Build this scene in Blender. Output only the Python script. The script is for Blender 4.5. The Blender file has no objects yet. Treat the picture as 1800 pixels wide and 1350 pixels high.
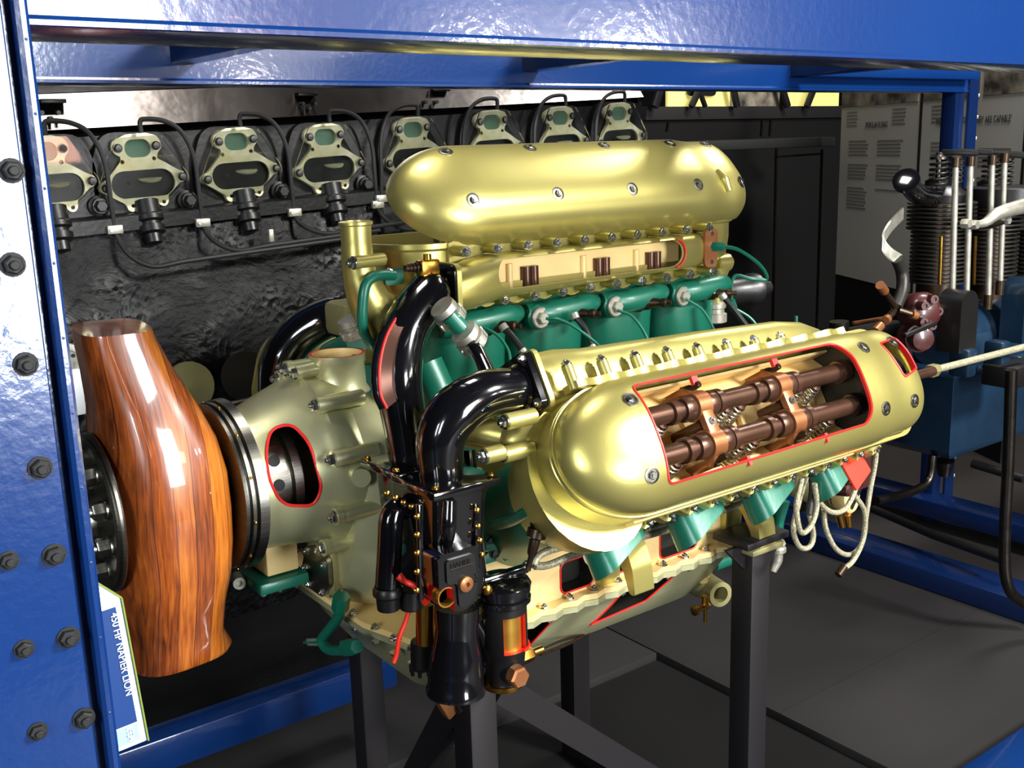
import bpy, bmesh, math, random
from mathutils import Vector, Matrix
random.seed(7)
SC = bpy.context.scene
COL = SC.collection
V = Vector

# ------------------------------------------------------------------ camera
RX, RY, RZ = V((0.7977, 0.1549, -0.5828)), V((-0.6023, 0.1579, -0.7825)), V((-0.0291, 0.9752, 0.2193))
CAMPOS = V((-0.6035, -1.5112, 0.4932))
FPX = 1863.0
def ray(px, py):
    c = V(((px - 900) / FPX, -(py - 675) / FPX, -1.0))
    return V((RX.dot(c), RY.dot(c), RZ.dot(c)))
def PX(px, py, x):
    r = ray(px, py); return CAMPOS + r * ((x - CAMPOS.x) / r.x)
def PY(px, py, y):
    r = ray(px, py); return CAMPOS + r * ((y - CAMPOS.y) / r.y)
def PZ(px, py, z):
    r = ray(px, py); return CAMPOS + r * ((z - CAMPOS.z) / r.z)
cd = bpy.data.cameras.new('camera'); cam = bpy.data.objects.new('camera', cd); COL.objects.link(cam)
cd.sensor_width = 36; cd.lens = FPX / 1800 * 36; cd.clip_start = 0.02; cd.clip_end = 60
cam.matrix_world = Matrix.Translation(CAMPOS) @ Matrix((RX, RY, RZ)).to_4x4()
SC.camera = cam

# ------------------------------------------------------------------ world, lamps, exposure
w = bpy.data.worlds.new('world'); SC.world = w; w.use_nodes = True
w.node_tree.nodes['Background'].inputs[0].default_value = (0.55, 0.6, 0.7, 1)
w.node_tree.nodes['Background'].inputs[1].default_value = 0.026
SC.view_settings.view_transform = 'Standard'; SC.view_settings.look = 'None'
SC.view_settings.gamma = 1; SC.view_settings.use_curve_mapping = False
SC.view_settings.exposure = 0.0
def area(name, loc, target, sx, sy, power, col, spread=180):
    l = bpy.data.lights.new(name, 'AREA'); l.shape = 'RECTANGLE'; l.size = sx; l.size_y = sy
    l.energy = power; l.color = col; l.spread = math.radians(spread)
    o = bpy.data.objects.new(name, l); COL.objects.link(o); o.location = loc
    o.rotation_euler = (V(target) - V(loc)).to_track_quat('-Z', 'Y').to_euler(); return o
area('window_light', (.80, -5.2, .52), (.4, 0, .4), 1.0, 2.0, 245, (.92, .97, 1))
area('left_fill_light', (-3.2, -2.4, 1.0), (0, 0, -.1), 1.2, 1.2, 120, (.9, .96, 1))  # unseen fill added at the left to brighten the engine front
area('panel_fill_light', (3.3, .1, 2.8), (4.3, 1.8, .3), .8, .8, 170, (1, .98, .95))  # added lamp out of view, lifts the information panels
area('key_light', (2.3, -3.6, 2.3), (.55, -.2, .1), .8, .6, 420, (1, .99, .95))
area('ceiling_light', (0.5, .3, 3.2), (0.5, 0.2, 0), .8, .8, 45, (1, .95, .9))
area('spotlight', (2.45, -4.25, .86), (.8, -.5, .3), .16, .2, 18, (1, .98, .96))
area('spotlight', (2.9, -3.75, .86), (.8, -.5, .3), .2, .16, 18, (1, .98, .96))
area('warm_lamp', (1.35, -4.9, .72), (.4, .4, .3), .45, .5, 14, (1, .5, .38))

# ------------------------------------------------------------------ materials
MT = {}
def nm(name):
    m = bpy.data.materials.new(name); m.use_nodes = True
    nt = m.node_tree; b = nt.nodes['Principled BSDF']; MT[name] = m; return m, nt, b
def lin(c): return tuple(((v / 255) / 12.92 if v / 255 <= .04045 else ((v / 255 + .055) / 1.055) ** 2.4) for v in c) + (1,)
def mat(name, col, rough=.4, metal=0., coat=0., spec=.5, noise=None, bump=None, stretch=None):
    m, nt, b = nm(name)
    c = lin(col)
    b.inputs['Base Color'].default_value = c; b.inputs['Roughness'].default_value = rough
    b.inputs['Metallic'].default_value = metal; b.inputs['Coat Weight'].default_value = coat
    b.inputs['Coat Roughness'].default_value = .06; b.inputs['Specular IOR Level'].default_value = spec
    tc = nt.nodes.new('ShaderNodeTexCoord'); out = tc.outputs['Object']
    if stretch:
        mp = nt.nodes.new('ShaderNodeMapping'); mp.inputs['Scale'].default_value = stretch
        nt.links.new(out, mp.inputs[0]); out = mp.outputs[0]
    if noise:
        sc, amt, col2 = noise
        n = nt.nodes.new('ShaderNodeTexNoise'); n.inputs['Scale'].default_value = sc; n.inputs['Detail'].default_value = 5
        nt.links.new(out, n.inputs['Vector'])
        r = nt.nodes.new('ShaderNodeValToRGB'); r.color_ramp.elements[0].position = .5 - amt; r.color_ramp.elements[1].position = .5 + amt
        r.color_ramp.elements[0].color = lin(col2); r.color_ramp.elements[1].color = c
        nt.links.new(n.outputs['Fac'], r.inputs[0]); nt.links.new(r.outputs[0], b.inputs['Base Color'])
    if bump:
        sc, st, dist = bump
        n = nt.nodes.new('ShaderNodeTexNoise'); n.inputs['Scale'].default_value = sc; n.inputs['Detail'].default_value = 4
        nt.links.new(out, n.inputs['Vector'])
        bp = nt.nodes.new('ShaderNodeBump'); bp.inputs['Strength'].default_value = st; bp.inputs['Distance'].default_value = dist
        nt.links.new(n.outputs['Fac'], bp.inputs['Height']); nt.links.new(bp.outputs[0], b.inputs['Normal'])
        if coat: nt.links.new(bp.outputs[0], b.inputs['Coat Normal'])
    return m
mat('gold', (190, 180, 108), .34, .72, 0, .5, (9, .35, (176, 165, 92)), (260, .12, .0006))
mat('pale_gold', (200, 199, 156), .36, .62, 0, .5, (7, .35, (184, 182, 138)), (260, .12, .0006))
mat('cream', (240, 214, 150), .5, .1, 0, .5, (14, .3, (226, 190, 120)))
mat('dull_gold', (150, 145, 100), .5, .4, 0, .5, (12, .3, (120, 112, 72)), (200, .2, .0008))
mat('green', (16, 104, 82), .38, .1, .1, .5, (12, .3, (12, 92, 72)), (150, .15, .0008))
mat('black_gloss', (10, 10, 13), .12, 0, 1, .6, None, (30, .08, .001))
mat('black_satin', (20, 19, 19), .38, .1, 0, .5, None, (120, .2, .001))
mat('rubber', (12, 12, 12), .65)
mat('red', (214, 28, 22), .45)
mat('bright_red', (235, 45, 20), .4)
mat('chrome', (205, 205, 200), .2, 1)
mat('steel', (150, 148, 140), .28, 1, 0, .5, (20, .3, (112, 108, 98)), (60, .15, .0008), (1, 1, 30))
mat('dark_steel', (92, 86, 80), .32, 1, 0, .5, (30, .3, (60, 54, 50)))
mat('silver_cast', (196, 194, 182), .42, .7, 0, .5, (40, .3, (150, 146, 130)))
mat('bronze', (104, 74, 58), .3, .7, 0, .5, (20, .3, (78, 54, 42)))
mat('copper_tan', (166, 112, 70), .38, .6, 0, .5, (25, .3, (140, 84, 50)))
mat('brass', (208, 160, 72), .25, 1, 0, .5, (18, .25, (180, 128, 50)))
mat('brass_sheet', (232, 182, 84), .3, .9, 0, .5, (6, .3, (206, 146, 52)), None, (1, 1, 6))
mat('old_plug', (74, 58, 42), .35, .7, 0, .5, (40, .3, (46, 34, 26)))
mat('braid', (196, 190, 160), .45, .35, 0, .5, (300, .2, (120, 112, 86)), (500, .6, .001))
mat('pipe_brown', (130, 92, 78), .35, .6)
mat('engine_black', (13, 13, 14), .34, .1, 0, .35, (18, .3, (16, 16, 17)), (90, .3, .0015))
mat('port_metal', (206, 204, 180), .42, .45, 0, .5, (28, .22, (168, 158, 110)), (120, .2, .001))
mat('port_green', (72, 104, 84), .6)
mat('port_dark', (60, 58, 50), .35, .4, 0, .5, (10, .3, (34, 32, 28)))
mat('blue_engine', (24, 50, 74), .35, .2, .2, .5, (8, .3, (16, 36, 54)), (60, .25, .001))
mat('fin', (52, 50, 47), .45, .6)
mat('maroon', (66, 28, 26), .35, 0, .4)
mat('floor', (40, 37, 36), .55, 0, 0, .25, (3, .3, (33, 30, 29)))
mat('mat_grey', (36, 34, 34), .7, 0, 0, .2, (2.5, .3, (30, 29, 29)))
mat('mat_black', (12, 11, 11), .8, 0, 0, .2)
mat('wall_dark', (16, 15, 15), .8, 0, 0, .2)
mat('panel_grey', (168, 166, 158), .7, 0, 0, .3)
mat('ink', (45, 44, 44), .8)
mat('stand_black', (28, 25, 27), .5, .2, 0, .4, None, (70, .2, .001))
mat('yellow_panel', (226, 214, 110), .7)
mat('sign_white', (246, 248, 250), .4)
mat('sign_blue', (8, 52, 112), .4)
mat('sign_grey', (150, 172, 196), .4)
mat('acrylic_edge', (120, 140, 60), .3)
mat('mirror_plate', (64, 61, 59), .24, 1, 0, .5, (5, .3, (140, 134, 130)), (7, .25, .01))
# blue enamel with a little orange peel
m = mat('blue', (9, 48, 104), .22, .0, .5, .5, (2.5, .35, (8, 38, 90)), (95, .22, .0012))
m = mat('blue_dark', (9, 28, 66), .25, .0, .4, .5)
# perspex cover
m, nt, b = nm('perspex')
b.inputs['Base Color'].default_value = (.92, .95, .93, 1); b.inputs['Roughness'].default_value = .03
b.inputs['Transmission Weight'].default_value = 1; b.inputs['IOR'].default_value = 1.3
b.inputs['Specular IOR Level'].default_value = 1
# rough crinkled casting of the engine behind
m, nt, b = nm('crinkle')
b.inputs['Base Color'].default_value = lin((9, 9, 10)); b.inputs['Roughness'].default_value = .25
b.inputs['Specular IOR Level'].default_value = .34
tc = nt.nodes.new('ShaderNodeTexCoord')
n1 = nt.nodes.new('ShaderNodeTexNoise'); n1.inputs['Scale'].default_value = 7; n1.inputs['Detail'].default_value = 9; n1.inputs['Roughness'].default_value = .62; n1.inputs['Distortion'].default_value = 1.2
n2 = nt.nodes.new('ShaderNodeTexVoronoi'); n2.inputs['Scale'].default_value = 60
mx = nt.nodes.new('ShaderNodeMath'); mx.operation = 'MULTIPLY_ADD'; mx.inputs[1].default_value = .12
bp = nt.nodes.new('ShaderNodeBump'); bp.inputs['Strength'].default_value = .75; bp.inputs['Distance'].default_value = .03
for n in (n1, n2): nt.links.new(tc.outputs['Object'], n.inputs['Vector'])
nt.links.new(n2.outputs['Distance'], mx.inputs[0]); nt.links.new(n1.outputs['Fac'], mx.inputs[2])
nt.links.new(mx.outputs[0], bp.inputs['Height']); nt.links.new(bp.outputs[0], b.inputs['Normal'])
# varnished laminated wood: vertical laminations along z, grain streaks
m, nt, b = nm('wood')
b.inputs['Roughness'].default_value = .3; b.inputs['Coat Weight'].default_value = 1; b.inputs['Coat Roughness'].default_value = .05
tc = nt.nodes.new('ShaderNodeTexCoord'); sep = nt.nodes.new('ShaderNodeSeparateXYZ'); nt.links.new(tc.outputs['Object'], sep.inputs[0])
wn = nt.nodes.new('ShaderNodeTexNoise'); wn.inputs['Scale'].default_value = 3.2; wn.inputs['Detail'].default_value = 1.5
nt.links.new(tc.outputs['Object'], wn.inputs['Vector'])
def mth(op, a, bb):
    k = nt.nodes.new('ShaderNodeMath'); k.operation = op
    for i, s in enumerate((a, bb)):
        if isinstance(s, (int, float)): k.inputs[i].default_value = s
        else: nt.links.new(s, k.inputs[i])
    return k.outputs[0]
lam = mth('ADD', mth('MULTIPLY', sep.outputs[0], 38.0), mth('MULTIPLY', wn.outputs['Fac'], 1.6))
idx = mth('FLOOR', lam, 0); frac = mth('FRACT', lam, 0)
wh = nt.nodes.new('ShaderNodeTexWhiteNoise'); wh.noise_dimensions = '1D'; nt.links.new(idx, wh.inputs['W'])
cmb = nt.nodes.new('ShaderNodeCombineXYZ')
nt.links.new(mth('MULTIPLY', lam, 5.0), cmb.inputs[0]); nt.links.new(mth('MULTIPLY', sep.outputs[1], 30.0), cmb.inputs[1])
slope = mth('MULTIPLY', mth('SUBTRACT', wh.outputs['Value'], .5), 60.0)
nt.links.new(mth('ADD', mth('MULTIPLY', sep.outputs[2], 9.0), mth('MULTIPLY', mth('MULTIPLY', frac, slope), .02)), cmb.inputs[2])
gn = nt.nodes.new('ShaderNodeTexNoise'); gn.inputs['Scale'].default_value = 1.6; gn.inputs['Detail'].default_value = 7; gn.inputs['Distortion'].default_value = .8
nt.links.new(cmb.outputs[0], gn.inputs['Vector'])
bl = nt.nodes.new('ShaderNodeTexNoise'); bl.inputs['Scale'].default_value = 9; bl.inputs['Detail'].default_value = 3; nt.links.new(tc.outputs['Object'], bl.inputs['Vector'])
f = mth('ADD', mth('MULTIPLY', gn.outputs['Fac'], .5), mth('ADD', mth('MULTIPLY', wh.outputs['Value'], .24), mth('MULTIPLY', bl.outputs['Fac'], .36)))
r = nt.nodes.new('ShaderNodeValToRGB'); e = r.color_ramp.elements
e[0].position = .32; e[0].color = lin((58, 24, 8)); e[1].position = .78; e[1].color = lin((198, 118, 40))
k = e.new(.5); k.color = lin((132, 62, 18)); nt.links.new(f, r.inputs[0])
edge = mth('LESS_THAN', frac, .045)
mix = nt.nodes.new('ShaderNodeMix'); mix.data_type = 'RGBA'; mix.inputs[7].default_value = lin((48, 16, 6))
nt.links.new(mth('MULTIPLY', edge, .75), mix.inputs[0]); nt.links.new(r.outputs[0], mix.inputs[6]); nt.links.new(mix.outputs[2], b.inputs['Base Color'])

# ------------------------------------------------------------------ mesh helpers
def basis(z, up=None):
    z = V(z).normalized(); up = V(up) if up else (V((0, 0, 1)) if abs(z.z) < .9 else V((1, 0, 0)))
    x = up.cross(z).normalized(); y = z.cross(x); return x, y, z
def mesh(name, bm, mats, angle=35):
    bmesh.ops.remove_doubles(bm, verts=bm.verts, dist=1e-6)
    bmesh.ops.recalc_face_normals(bm, faces=bm.faces)
    me = bpy.data.meshes.new(name); bm.to_mesh(me); bm.free()
    if isinstance(mats, str): mats = [mats]
    for k in mats: me.materials.append(MT[k])
    if len(me.polygons):
        me.polygons.foreach_set('use_smooth', [True] * len(me.polygons)); me.set_sharp_from_angle(angle=math.radians(angle))
    return me
def thing(name, label, cat, loc=(0, 0, 0), group=None, kind=None):
    o = bpy.data.objects.new(name, None); COL.objects.link(o); o.location = loc; o.empty_display_size = .05
    o['label'] = label; o['category'] = cat
    if group: o['group'] = group
    if kind: o['kind'] = kind
    return o
def base(o):
    p = V((0, 0, 0))
    while o: p += o.location; o = o.parent
    return p
def part(name, bm, mats, parent=None, label=None, angle=35, cut=None, at=None):
    """bm is in world space; the object is placed at its parent's base (or at `at`)."""
    if not isinstance(bm, bmesh.types.BMesh): raise TypeError(name)
    if cut: bm = boolcut(bm, cut, mats)
    o = bpy.data.objects.new(name, None)
    pb = base(parent) if parent else V((0, 0, 0))
    loc = V(at) if at is not None else pb
    bmesh.ops.translate(bm, verts=bm.verts, vec=-loc)
    me = mesh(name, bm, mats, angle)
    bpy.data.objects.remove(o)
    o = bpy.data.objects.new(name, me); COL.objects.link(o)
    if parent: o.parent = parent
    o.location = loc - pb
    if label: o['label'] = label
    return o
def solo(name, bm, mats, label, cat, at, group=None, kind=None, angle=35, cut=None):
    o = part(name, bm, mats, None, label, angle, cut, at); o['category'] = cat
    if group: o['group'] = group
    if kind: o['kind'] = kind
    return o
def struct(name, bm, mats, at=(0, 0, 0)):
    o = part(name, bm, mats, None, at=at); o['kind'] = 'structure'; return o
def NB(): return bmesh.new()
def boolcut(bm, cutters, mats):
    """cutters: bmeshes whose faces carry their own material index (the red cut edges)"""
    bmesh.ops.recalc_face_normals(bm, faces=bm.faces)
    me = bpy.data.meshes.new('t'); bm.to_mesh(me); bm.free()
    names = [mats] if isinstance(mats, str) else mats
    for k in names: me.materials.append(MT[k])
    o = bpy.data.objects.new('t', me); COL.objects.link(o); tmp = [o]
    for c in cutters:
        bmesh.ops.recalc_face_normals(c, faces=c.faces)
        cm = bpy.data.meshes.new('t'); c.to_mesh(cm); c.free()
        for k in names: cm.materials.append(MT[k])
        co = bpy.data.objects.new('t', cm); COL.objects.link(co); tmp.append(co)
        md = o.modifiers.new('b', 'BOOLEAN'); md.operation = 'DIFFERENCE'; md.solver = 'EXACT'; md.object = co
    bpy.context.view_layer.update()
    ev = o.evaluated_get(bpy.context.evaluated_depsgraph_get()); res = bmesh.new(); res.from_mesh(ev.to_mesh())
    for t in tmp:
        d = t.data; bpy.data.objects.remove(t); bpy.data.meshes.remove(d)
    return res
def setmat(bm, i, start=0):
    bm.faces.ensure_lookup_table()
    for f in bm.faces[start:]: f.material_index = i
def ring_faces(bm, rings, closed=True, cap0=True, cap1=True, mi=0):
    vs = [[bm.verts.new(p) for p in r] for r in rings]; n = len(vs[0])
    for a, b_ in zip(vs, vs[1:]):
        for i in range(n if closed else n - 1):
            j = (i + 1) % n
            f = bm.faces.new((a[i], a[j], b_[j], b_[i])); f.material_index = mi
    if closed:
        if cap0: bm.faces.new(vs[0][::-1]).material_index = mi
        if cap1: bm.faces.new(vs[-1]).material_index = mi
    return vs
def box(bm, lo, hi, bev=0, mi=0, M=None):
    n0 = len(bm.faces)
    lo, hi = V(lo), V(hi); c = (lo + hi) / 2; s = hi - lo
    r = bmesh.ops.create_cube(bm, size=1); vs = r['verts']
    bmesh.ops.scale(bm, vec=s, verts=vs)
    if bev:
        es = list({e for v in vs for e in v.link_edges})
        r2 = bmesh.ops.bevel(bm, geom=es, offset=bev, segments=2, affect='EDGES', profile=.5); vs = list({v for v in r2['verts']} | {v for v in vs if v.is_valid})
    bmesh.ops.translate(bm, vec=c, verts=vs)
    if M: bmesh.ops.transform(bm, matrix=M, verts=vs)
    setmat(bm, mi, n0)
def fbox(bm, o, x, y, z, sx, sy, sz, bev=0, mi=0):
    """box centred at o with axes x,y,z and full sizes"""
    M = Matrix((x, y, z)).transposed().to_4x4(); M.translation = V(o)
    box(bm, (-sx / 2, -sy / 2, -sz / 2), (sx / 2, sy / 2, sz / 2), bev, mi, M)
def bar(bm, a, b_, wdt, hgt, up=(0, 0, 1), bev=0, mi=0):
    a, b_ = V(a), V(b_); x, y, z = basis(b_ - a, up); fbox(bm, (a + b_) / 2, x, y, z, wdt, hgt, (b_ - a).length, bev, mi)
def lathe(bm, o, axis, prof, seg=28, mi=0, up=None, cap=True, a0=0, a1=2 * math.pi):
    x, y, z = basis(axis, up); o = V(o); full = abs(a1 - a0 - 2 * math.pi) < 1e-6
    n = seg if full else seg + 1
    rings = [[o + z * t + (x * math.cos(a0 + (a1 - a0) * i / seg) + y * math.sin(a0 + (a1 - a0) * i / seg)) * max(r, 1e-4) for i in range(n)] for t, r in prof]
    ring_faces(bm, rings, full, cap, cap, mi)
def cyl(bm, a, b_, r0, r1=None, seg=20, mi=0, bev=0):
    a, b_ = V(a), V(b_); L = (b_ - a).length; r1 = r0 if r1 is None else r1
    pr = [(0, r0), (L, r1)] if not bev else [(0, r0 - bev), (bev, r0), (L - bev, r1), (L, r1 - bev)]
    lathe(bm, a, b_ - a, pr, seg, mi)
def cat(pts, k=8):
    pts = [V(p) for p in pts]
    if len(pts) < 3: return pts
    P = [pts[0] * 2 - pts[1]] + pts + [pts[-1] * 2 - pts[-2]]; out = []
    for i in range(1, len(P) - 2):
        a, b_, c, d = P[i - 1:i + 3]
        for j in range(k):
            t = j / k; out.append(.5 * ((2 * b_) + (c - a) * t + (2 * a - 5 * b_ + 4 * c - d) * t * t + (3 * b_ - a - 3 * c + d) * t ** 3))
    return out + [pts[-1]]
def tube(bm, pts, r, seg=12, k=8, mi=0, cap=True, sm=True):
    n0 = len(pts); path = cat(pts, k) if sm else [V(p) for p in pts]
    if isinstance(r, (list, tuple)):
        rr = []
        for i in range(len(path)):
            t = i / (len(path) - 1) * (n0 - 1); j = min(int(t), n0 - 2); rr.append(r[j] + (r[j + 1] - r[j]) * (t - j))
    else: rr = [r] * len(path)
    rings = []; x = None
    for i, p in enumerate(path):
        d = (path[min(i + 1, len(path) - 1)] - path[max(i - 1, 0)]).normalized()
        if x is None: x, y, _ = basis(d)
        else: x = (x - d * x.dot(d)).normalized(); y = d.cross(x)
        rings.append([p + (x * math.cos(a) + y * math.sin(a)) * rr[i] for a in (2 * math.pi * q / seg for q in range(seg))])
    ring_faces(bm, rings, True, cap, cap, mi)
def rrect(w_, h_, r, k=5):
    out = []
    for cx, cy, a in ((w_ / 2 - r, h_ / 2 - r, 0), (-w_ / 2 + r, h_ / 2 - r, 90), (-w_ / 2 + r, -h_ / 2 + r, 180), (w_ / 2 - r, -h_ / 2 + r, 270)):
        for i in range(k + 1):
            t = math.radians(a + 90 * i / k); out.append((cx + r * math.cos(t), cy + r * math.sin(t)))
    return out
def circ(cx, cy, r, n=16): return [(cx + r * math.cos(2 * math.pi * i / n), cy + r * math.sin(2 * math.pi * i / n)) for i in range(n)]
def rpoly(pts, r, k=4):
    """polygon with rounded corners (2D)"""
    out = []; n = len(pts)
    for i in range(n):
        p, a, b_ = V(pts[i]), V(pts[i - 1]), V(pts[(i + 1) % n]); u = (a - p); v = (b_ - p)
        d = min(r, u.length * .45, v.length * .45); s, e_ = p + u.normalized() * d, p + v.normalized() * d
        for j in range(k + 1):
            t = j / k; q = s * (1 - t) ** 2 + p * 2 * t * (1 - t) + e_ * t * t; out.append((q.x, q.y))
    return out
def plate(bm, pts, o, x, y, th, holes=(), mi=0, bev=0):
    """extruded 2-D outline with holes, lying in axes x,y, thickness th along x cross y"""
    o, x, y = V(o), V(x).normalized(), V(y).normalized(); z = x.cross(y)
    t = bmesh.new(); es = []
    for lp in (pts,) + tuple(holes):
        vs = [t.verts.new(V((a, b_, 0))) for a, b_ in lp]
        es += [t.edges.new((vs[i], vs[(i + 1) % len(vs)])) for i in range(len(vs))]
    bmesh.ops.triangle_fill(t, use_beauty=True, edges=es)
    r = bmesh.ops.extrude_face_region(t, geom=list(t.faces)); vs = [g for g in r['geom'] if isinstance(g, bmesh.types.BMVert)]
    bmesh.ops.translate(t, verts=vs, vec=(0, 0, th))
    bmesh.ops.recalc_face_normals(t, faces=t.faces)
    M = Matrix((x, y, z)).transposed().to_4x4(); M.translation = o; t.transform(M)
    me = bpy.data.meshes.new('t'); t.to_mesh(me); t.free(); n0 = len(bm.faces); bm.from_mesh(me); bpy.data.meshes.remove(me); setmat(bm, mi, n0)
def hexa(bm, a, b_, r, mi=0): lathe(bm, a, V(b_) - V(a), [(0, r), ((V(b_) - V(a)).length * .8, r), ((V(b_) - V(a)).length, r * .82)], 6, mi)
# shared small hardware: mesh made once, placed many times
HW = {}
def hw(kind):
    if kind in HW: return HW[kind]
    b_ = NB(); m_ = 'chrome'
    if kind in ('bolt', 'dark_bolt', 'brass_bolt', 'black_bolt'):
        m_ = {'bolt': 'chrome', 'dark_bolt': 'dark_steel', 'brass_bolt': 'brass', 'black_bolt': 'rubber'}[kind]
        cyl(b_, (0, 0, 0), (0, 0, .18), 1.25, seg=16); hexa(b_, (0, 0, .18), (0, 0, .95), 1.0); cyl(b_, (0, 0, .95), (0, 0, 1.4), .5, seg=10, bev=.1)
    elif kind == 'nut':      # recessed nut in a cup, on the camshaft covers
        lathe(b_, (0, 0, 0), (0, 0, 1), [(0, 1.5), (.15, 1.5), (.2, 1.2), (.05, 1.15)], 18); hexa(b_, (0, 0, 0), (0, 0, .55), .8); cyl(b_, (0, 0, .5), (0, 0, .8), .42, seg=10)
        m_ = 'steel'
    elif kind == 'brass_nut': m_ = 'brass'; lathe(b_, (0, 0, 0), (0, 0, 1), [(0, 1), (.5, .95), (.8, .6), (.9, .1)], 12)
    elif kind == 'rivet': m_ = 'blue'; lathe(b_, (0, 0, 0), (0, 0, 1), [(0, 1), (.3, .9), (.5, .5), (.55, .05)], 10)
    elif kind == 'black_stud': m_ = 'black_satin'; lathe(b_, (0, 0, 0), (0, 0, 1), [(0, 1.2), (.3, 1.2), (.3, .9), (.9, .85), (1, .2)], 12)
    elif kind == 'plug': m_ = 'silver_cast'; lathe(b_, (0, 0, 0), (0, 0, 1), [(0, 1.2), (.25, 1.2), (.3, .9), (.7, .9), (.75, .1)], 18)
    HW[kind] = mesh(kind, b_, m_, 30); return HW[kind]
def put(kind, pos, axis, s, parent, name='bolt', roll=None):
    o = bpy.data.objects.new(name, hw(kind)); COL.objects.link(o)
    x, y, z = basis(axis); M = Matrix((x, y, z)).transposed()
    if roll is None: roll = random.random() * 1.2
    M = M @ Matrix.Rotation(roll, 3, 'Z')
    o.rotation_euler = M.to_euler(); o.scale = (s, s, s)
    if parent: o.parent = parent
    o.location = V(pos) - (base(parent) if parent else V((0, 0, 0))); return o
def text(bm_or_none, s, o, x, y, size, m, parent, name='lettering', depth=.0006, font=None, align='LEFT', squeeze=1):
    cu = bpy.data.curves.new('t', 'FONT'); cu.body = s; cu.size = size; cu.extrude = depth; cu.align_x = align; cu.space_character = 1.0
    t = bpy.data.objects.new('t', cu); COL.objects.link(t); bpy.context.view_layer.update()
    me = bpy.data.meshes.new_from_object(t.evaluated_get(bpy.context.evaluated_depsgraph_get())); bpy.data.objects.remove(t)
    x, y = V(x).normalized(), V(y).normalized(); M = Matrix((x * squeeze, y, x.cross(y))).transposed().to_4x4(); M.translation = V(o) - (base(parent) if parent else V((0, 0, 0)))
    me.transform(M); me.materials.clear(); me.materials.append(MT[m]); me.name = name
    ob = bpy.data.objects.new(name, me); COL.objects.link(ob)
    if parent: ob.parent = parent
    return ob
# cylinder bank frames: crank centre KC, r outwards, u sideways (towards the camera for the upright bank)
KC = V((0, 0, -.21))
def fr(t):
    t = math.radians(t); return V((0, -math.sin(t), math.cos(t))), V((0, -math.cos(t), -math.sin(t)))
def BK(t, x, u, r):
    rh, uh = fr(t); return KC + V((x, 0, 0)) + rh * r + uh * u
def BU(px, py, t, u):
    rh, uh = fr(t); d = ray(px, py); return CAMPOS + d * ((u - (CAMPOS - KC).dot(uh)) / d.dot(uh))
def BR(px, py, t, r):
    rh, uh = fr(t); d = ray(px, py); return CAMPOS + d * ((r - (CAMPOS - KC).dot(rh)) / d.dot(rh))
EX, EY, EZ = V((1, 0, 0)), V((0, 1, 0)), V((0, 0, 1))
# ================================================================== SETTING
b = NB(); box(b, (-3, -3, -1.02), (9, 7, -.95)); struct('floor', b, 'floor')
b = NB(); box(b, (-3, 6.6, -.95), (9, 6.7, 4)); struct('wall_back', b, 'wall_dark')
b = NB(); box(b, (8.4, -3, -.95), (8.5, 6.6, 4)); struct('wall_right', b, 'wall_dark')
# low plinth deck under the rack: grey boards round a black recess
dk = thing('display_plinth', 'low dark grey plinth deck that the engine stand and blue rack rest on', 'plinth', (1, 0, -.95))
b = NB(); box(b, (1.34, -.42, -.945), (2.3, 1.3, -.905), .002); part('deck_board', b, 'mat_grey', dk)
b = NB(); box(b, (-.4, .45, -.945), (1.335, 1.3, -.905), .002); part('deck_board', b, 'mat_grey', dk)
b = NB(); box(b, (-.4, -.42, -.945), (1.335, .445, -.925)); part('recessed_mat', b, 'mat_black', dk, 'black mat under the engine stand')
b = NB(); bar(b, (1.34, .02, -.9045), (2.3, .02, -.9045), .001, .003); part('board_seam', b, 'floor', dk)

# ================================================================== BLUE RACK
rk = thing('storage_rack', 'glossy blue steel pallet rack framing the engine, with bolted post and beams', 'rack', (-.44, -.75, -.95))
# near left post: wide web with bolt rows and a rounded folded flange edge
b = NB()
pr = [(-.62, 0), (-.4335, 0), (-.4325, .001), (-.4325, .008), (-.431, .0095), (-.4262, .0095), (-.4262, -.006), (-.4235, -.0085), (-.4205, -.0085), (-.4182, -.006), (-.4182, .07), (-.421, .07), (-.421, .014), (-.62, .014)]
ring_faces(b, [[V((x, -.75 + y, z)) for x, y in pr] for z in (-.95, .95)])
part('post', b, 'blue', rk)
for i, (px, py) in enumerate([(20, 300), (22, 465), (45, 640), (70, 822), (95, 975), (120, 1120), (147, 1262)]):
    p = PY(px, py, -.75)
    o = put('black_bolt', (p.x, -.75, p.z), (0, -1, 0), .0066, rk, 'post_bolt')
for (px, py) in [(15, 985), (42, 1140), (66, 1285)]:
    p = PY(px, py, -.75); put('black_bolt', (p.x, -.75, p.z), (0, -1, 0), .0056, rk, 'post_bolt')
for i in range(11):
    p = PY(28 + i * 17.2, 200 + 132 * (i - 1), -.7585); put('rivet', (-.422, -.7585, p.z), (0, -1, 0), .0011, rk, 'rivet')
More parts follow.
